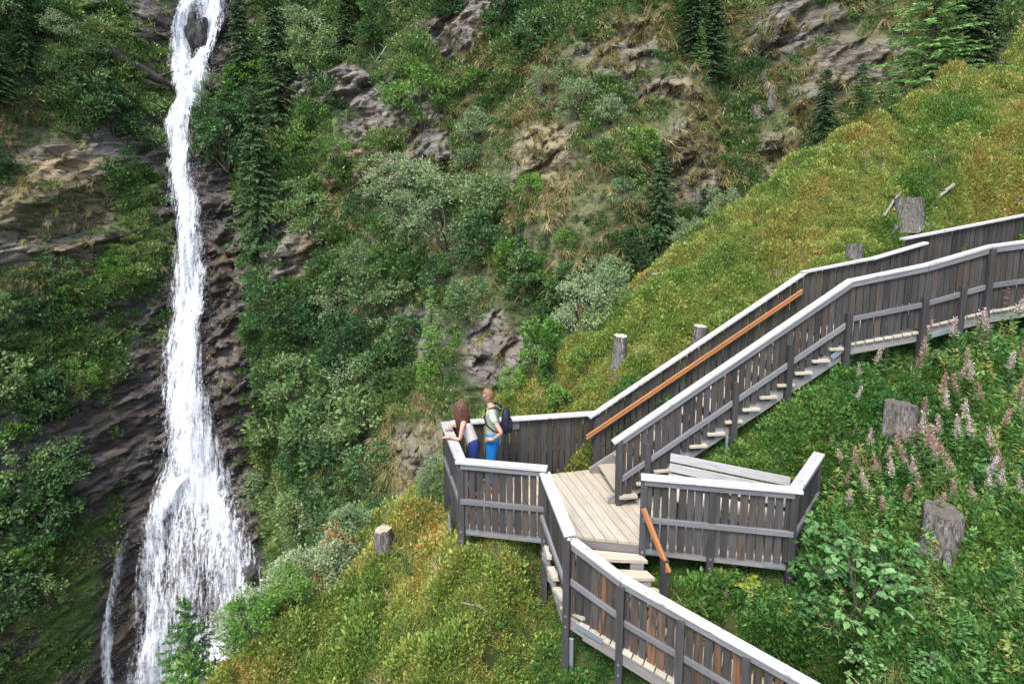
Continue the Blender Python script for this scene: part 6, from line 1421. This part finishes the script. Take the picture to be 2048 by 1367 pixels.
def stick(name, path, r, label, cat='branch', mat='deadwood', twigs=0, seed=1):
    rs = random.Random(seed); e = tag(empty(name, path[0]), label, cat); o = Vector(path[0]); Q_ = [Vector(q) - o for q in path]; P_ = []
    for a, b in zip(Q_, Q_[1:]): P_ += [a.lerp(b, t / 4) + Vector((rs.uniform(-1, 1), 0, rs.uniform(-1, 1))) * r * .25 for t in range(4)]
    P_.append(Q_[-1]); n = len(P_)
    v, f = tube(P_, [r * (1 - .6 * i / (n - 1)) * rs.uniform(.82, 1.15) for i in range(n)], 9); link('stem', pymesh('stem', v, f, M[mat], True), e)
    for k in range(twigs):
        i = rs.randrange(1, n); a = P_[i - 1].lerp(P_[i], rs.random()); d = Vector((rs.uniform(-1, 1), rs.uniform(-.6, .6), rs.uniform(-.6, 1))).normalized() * (P_[-1] - P_[0]).length * rs.uniform(.15, .3)
        v, f = tube([a, a + d * .5 + Vector((0, 0, .02)), a + d], [r * .4, r * .28, r * .1], 4); link('twig', pymesh('twig', v, f, M[mat], True), e)
    return e
def on_wall(x, z, d=.15): return (x, float(wall_at(x, z)) - d, z)
def on_hill(x, y, d=.06): return (x, y, float(hill_at(x, y)) + d)
for k, (pts, r, tw, label) in enumerate(WALL_WOOD): stick('fallen_log' if r > .2 else 'dead_branch', [on_wall(x, z, r + .1) for x, z in pts], r, label, 'log' if r > .2 else 'branch', 'bark' if r > .2 else 'deadwood', tw, k)
for k, (pts, r, tw, label) in enumerate(HILL_WOOD): stick('dead_branch', [on_hill(x, y, d) for x, y, d in pts], r, label, 'branch', 'deadwood', tw, 30 + k)
def boulder(loc, size, label, seed, mat, name='boulder'):
    rs = np.random.RandomState(seed); bm = bmesh.new(); bmesh.ops.create_icosphere(bm, subdivisions=4, radius=1); pl_ = [(Vector(unit(rs, 1)[0]), rs.uniform(.62, .95)) for _ in range(16)]
    for v in bm.verts:
        for n_, d_ in pl_:
            q = v.co.dot(n_)
            if q > d_: v.co -= n_ * (q - d_) * .9
        v.co *= 1 + .16 * float(fbm(v.co.x * 2.2 + seed, v.co.y * 2.2 + v.co.z * 2, 4, 7)) + .12 * float(facets(np.array(v.co.x * 2 + v.co.y), np.array(v.co.z * 3), seed)); v.co = Vector((v.co.x * size[0], v.co.y * size[1], v.co.z * size[2]))
    o = link(name, bm_mesh(name, bm, mat, False), None, loc); return tag(o, label, 'boulder')
def rock_material(name, a, b, rough, moss=0.0):
    t = NT(name); tc = t.n('ShaderNodeTexCoord'); n = t.noise(tc.outputs['Object'], 3.5, 8, .7); n2 = t.noise(tc.outputs['Object'], 1.1, 4)
    c = t.mix(n.outputs[0], a, b)
    if moss: c = t.mix(t.math('MULTIPLY', t.ramp(n2.outputs[0], [(.5, (0, 0, 0)), (.62, (1, 1, 1))]).outputs[0], moss), c, (.06, .085, .02))
    return t.done(t.principled(c, rough, t.bump(n.outputs[0], .9, .08), .4))
M['wetrock'] = rock_material('wet_boulder', (.006, .006, .006), (.034, .030, .028), .6, .12); M['greyrock'] = rock_material('lichen_boulder', (.16, .15, .14), (.42, .40, .37), .9, .35)
for k, (x, z, sx, sy, sz, off, label) in enumerate(WALL_BOULDERS): boulder((x, float(wall_at(x, z)) - off, z), (sx, sy, sz), label, 60 + k, M['wetrock'])
for k, (x, y, sx, sy, sz, label) in enumerate(HILL_BOULDERS): boulder((x, y, float(hill_at(x, y)) + sz * .25), (sx, sy, sz), label, 90 + k, M['greyrock'])
# ---------------------------------------------------------------- fireweed gone to seed
FWL = leaf_material('fireweed_leaves', [(0, (.08, .17, .05)), (.5, (.12, .23, .07)), (1, (.21, .28, .085))], .3, .5, .5, attr_kind='OBJ')
FWS = leaf_material('fireweed_fluff', [(0, (.30, .16, .13)), (.35, (.40, .25, .21)), (.7, (.50, .38, .34)), (1, (.58, .51, .46))], .3, .8, .8, attr_kind='OBJ')
STEM = plain('green_stem', (.12, .09, .05), .7)
def fireweed_proto(seed):
    rs = np.random.RandomState(seed); bx_, by_ = rs.uniform(-.1, .1, 2); at_ = lambda t: np.stack([bx_ * t ** 2, by_ * t ** 2, t], -1)
    v, f = tube([tuple(at_(np.float64(t))) for t in (0, .3, .6, .97)], [.007, .006, .005, .002], 5); stem = pymesh('stem', v, f, STEM, True)
    n = 64; t = rs.uniform(.15, .72, n); a = rs.rand(n) * 6.28; d = np.stack([np.cos(a), np.sin(a), rs.uniform(.0, .7, n)], 1)
    lf = leaf_obj_mesh('leaves', [leaves(at_(t), d, .17 * (1.15 - .6 * t) * (.7 + .5 * rs.rand(n)), .026, rs, .3)], FWL)
    n = 110; t = rs.uniform(.64, 1.0, n); a = rs.rand(n) * 6.28; d = np.stack([np.cos(a), np.sin(a), rs.uniform(.1, 1.0, n)], 1); ln = .105 * (1.25 - .85 * (t - .66) / .34) * (.5 + .8 * rs.rand(n))
    n2 = 70; t2 = rs.uniform(.62, 1.0, n2); fl = at_(t2) + rs.normal(0, .028, (n2, 3))
    sp = leaf_obj_mesh('seed_spike', [leaves(at_(t), d, ln, .0085, rs, .1), leaves(fl, unit(rs, n2), .04, .024, rs, .5)], FWS)
    return stem, lf, sp
FW = [fireweed_proto(900 + k) for k in range(5)]
frng = random.Random(77)
for x, y, h, label in FIREWEED:
    st_, lf, sp = FW[frng.randrange(5)]; e = tag(empty('fireweed', on_hill(x, y, -.02)), label, 'wildflower', 'fireweed stalks on the slope')
    e.rotation_euler = (frng.uniform(-.28, .28), frng.uniform(-.28, .28), frng.random() * 6.28); e.scale = (h * .85, h * .85, h)
    link('stem', st_, e); link('leaves', lf, e); link('seed_spike', sp, e)
# leafy stems crowding between them
hrs = np.random.RandomState(31); n = 3600; x = hrs.uniform(3.2, 12, n); y = hrs.uniform(5.2, 10.0, n); gnz = fbm(x * .7, y * .7, 3, 91)
k = (gnz > -.25) & ~on_deck(x, y) & (y < 9.0 + .12 * x) & (hrs.rand(n) < np.where(x > 5.2, .8, .3)); x, y = x[k], y[k]
def herb_mesh(seed):
    rs = np.random.RandomState(seed); n = 46; t = rs.uniform(.15, 1.0, n); a = rs.rand(n) * 6.28; b = rs.uniform(-.15, .15, 2)
    return leaf_obj_mesh('herb', [leaves(np.stack([b[0] * t, b[1] * t, t], 1), np.stack([np.cos(a), np.sin(a), rs.uniform(.0, .9, n)], 1), .26 * (1.15 - .7 * t) * (.7 + .5 * rs.rand(n)), .05, rs, .3)], HERB)
HERB = leaf_material('herb_leaves', [(0, (.06, .15, .045)), (.4, (.10, .21, .06)), (.75, (.17, .27, .08)), (1, (.30, .29, .09))], .3, .5, .4)
scatter('tall_herbs', 'crowded leafy herb stems on the slope right of the platform', np.stack([x, y, hill_at(x, y) - .03], 1), np.stack([hrs.normal(0, .18, len(x)), hrs.normal(0, .18, len(x)), hrs.rand(len(x)) * 6.28], 1),
        hrs.uniform(.2, .62, len(x)), np.clip(hrs.normal(.5, .3, len(x)), 0, 1), hrs.randint(0, 5, len(x)), [herb_mesh(q) for q in range(5)])
# ---------------------------------------------------------------- broad-leaved raspberry and ferns
RASP = leaf_material('raspberry_leaves', [(0, (.07, .16, .05)), (.5, (.11, .22, .075)), (1, (.18, .29, .12))], .3, .45, .6, attr_kind='OBJ')
FERN = leaf_material('fern_fronds', [(0, (.10, .19, .03)), (.5, (.18, .26, .04)), (1, (.27, .29, .05))], .35, .5, .4, attr_kind='OBJ')
for k in range(3):
    rs_ = np.random.RandomState(800 + k); pp, dd = [], []
    for q in range(46):
        a = rs_.rand() * 6.28; hh = .12 + .86 * rs_.rand() ** .8; rad = .5 * math.sqrt(max(.02, 1 - (abs(hh - .4) / .66) ** 2)) * rs_.uniform(.55, 1.0); c = np.array([rad * math.cos(a), rad * math.sin(a), hh])
        for w_ in range(9):
            b = rs_.rand() * 6.28; o_ = np.array([math.cos(b), math.sin(b), rs_.uniform(-.5, .25)]); pp.append(c + o_ * .02 * rs_.rand()); dd.append(o_ + c * np.array([.6, .6, 0]))
    L_ = .085 * rs_.uniform(.6, 1.3, len(pp)); bl = broad_leaves(np.array(pp), np.array(dd), L_, L_ * .72, rs_)
    PROTO['raspberry', k] = (shrub_proto(850 + k, .05, 20, 4, .45, mat=RASP)[0], pymesh('crown', bl[0], bl[1], RASP)); NAMES['raspberry'] = ('raspberry_bush', 'bush')
for x, y, h, wide, label in RASPBERRY: plant('raspberry', on_hill(x, y, -.03), h, label, None, wide)
def fern_mesh(seed):
    rs = np.random.RandomState(seed); ch = []
    for k in range(7):
        a = 2 * math.pi * k / 7 + rs.rand() * .6; L = .8 + .4 * rs.rand(); b = np.array([math.cos(a), math.sin(a)]); t = np.linspace(.12, 1, 22)
        p = np.stack([b[0] * L * t * .75, b[1] * L * t * .75, L * (.75 * t - .55 * t * t)], 1)
        for sg in (-1, 1):
            d = np.stack([-b[1] * sg + b[0] * .5 + 0 * t, b[0] * sg + b[1] * .5 + 0 * t, -.1 + 0 * t], 1); ch.append(leaves(p, d, .26 * np.sin(np.pi * np.clip(t, 0, .97)) ** .8 + .02, .06, rs, .1))
    return leaf_obj_mesh('fronds', ch, FERN)
fm = [fern_mesh(1), fern_mesh(2)]
for k, (x, y, s_, label) in enumerate(FERNS):
    o = link('fern', fm[k % 2], None, on_hill(x, y, -.01), (0, 0, k * 1.3), (s_, s_, s_)); tag(o, label, 'fern')
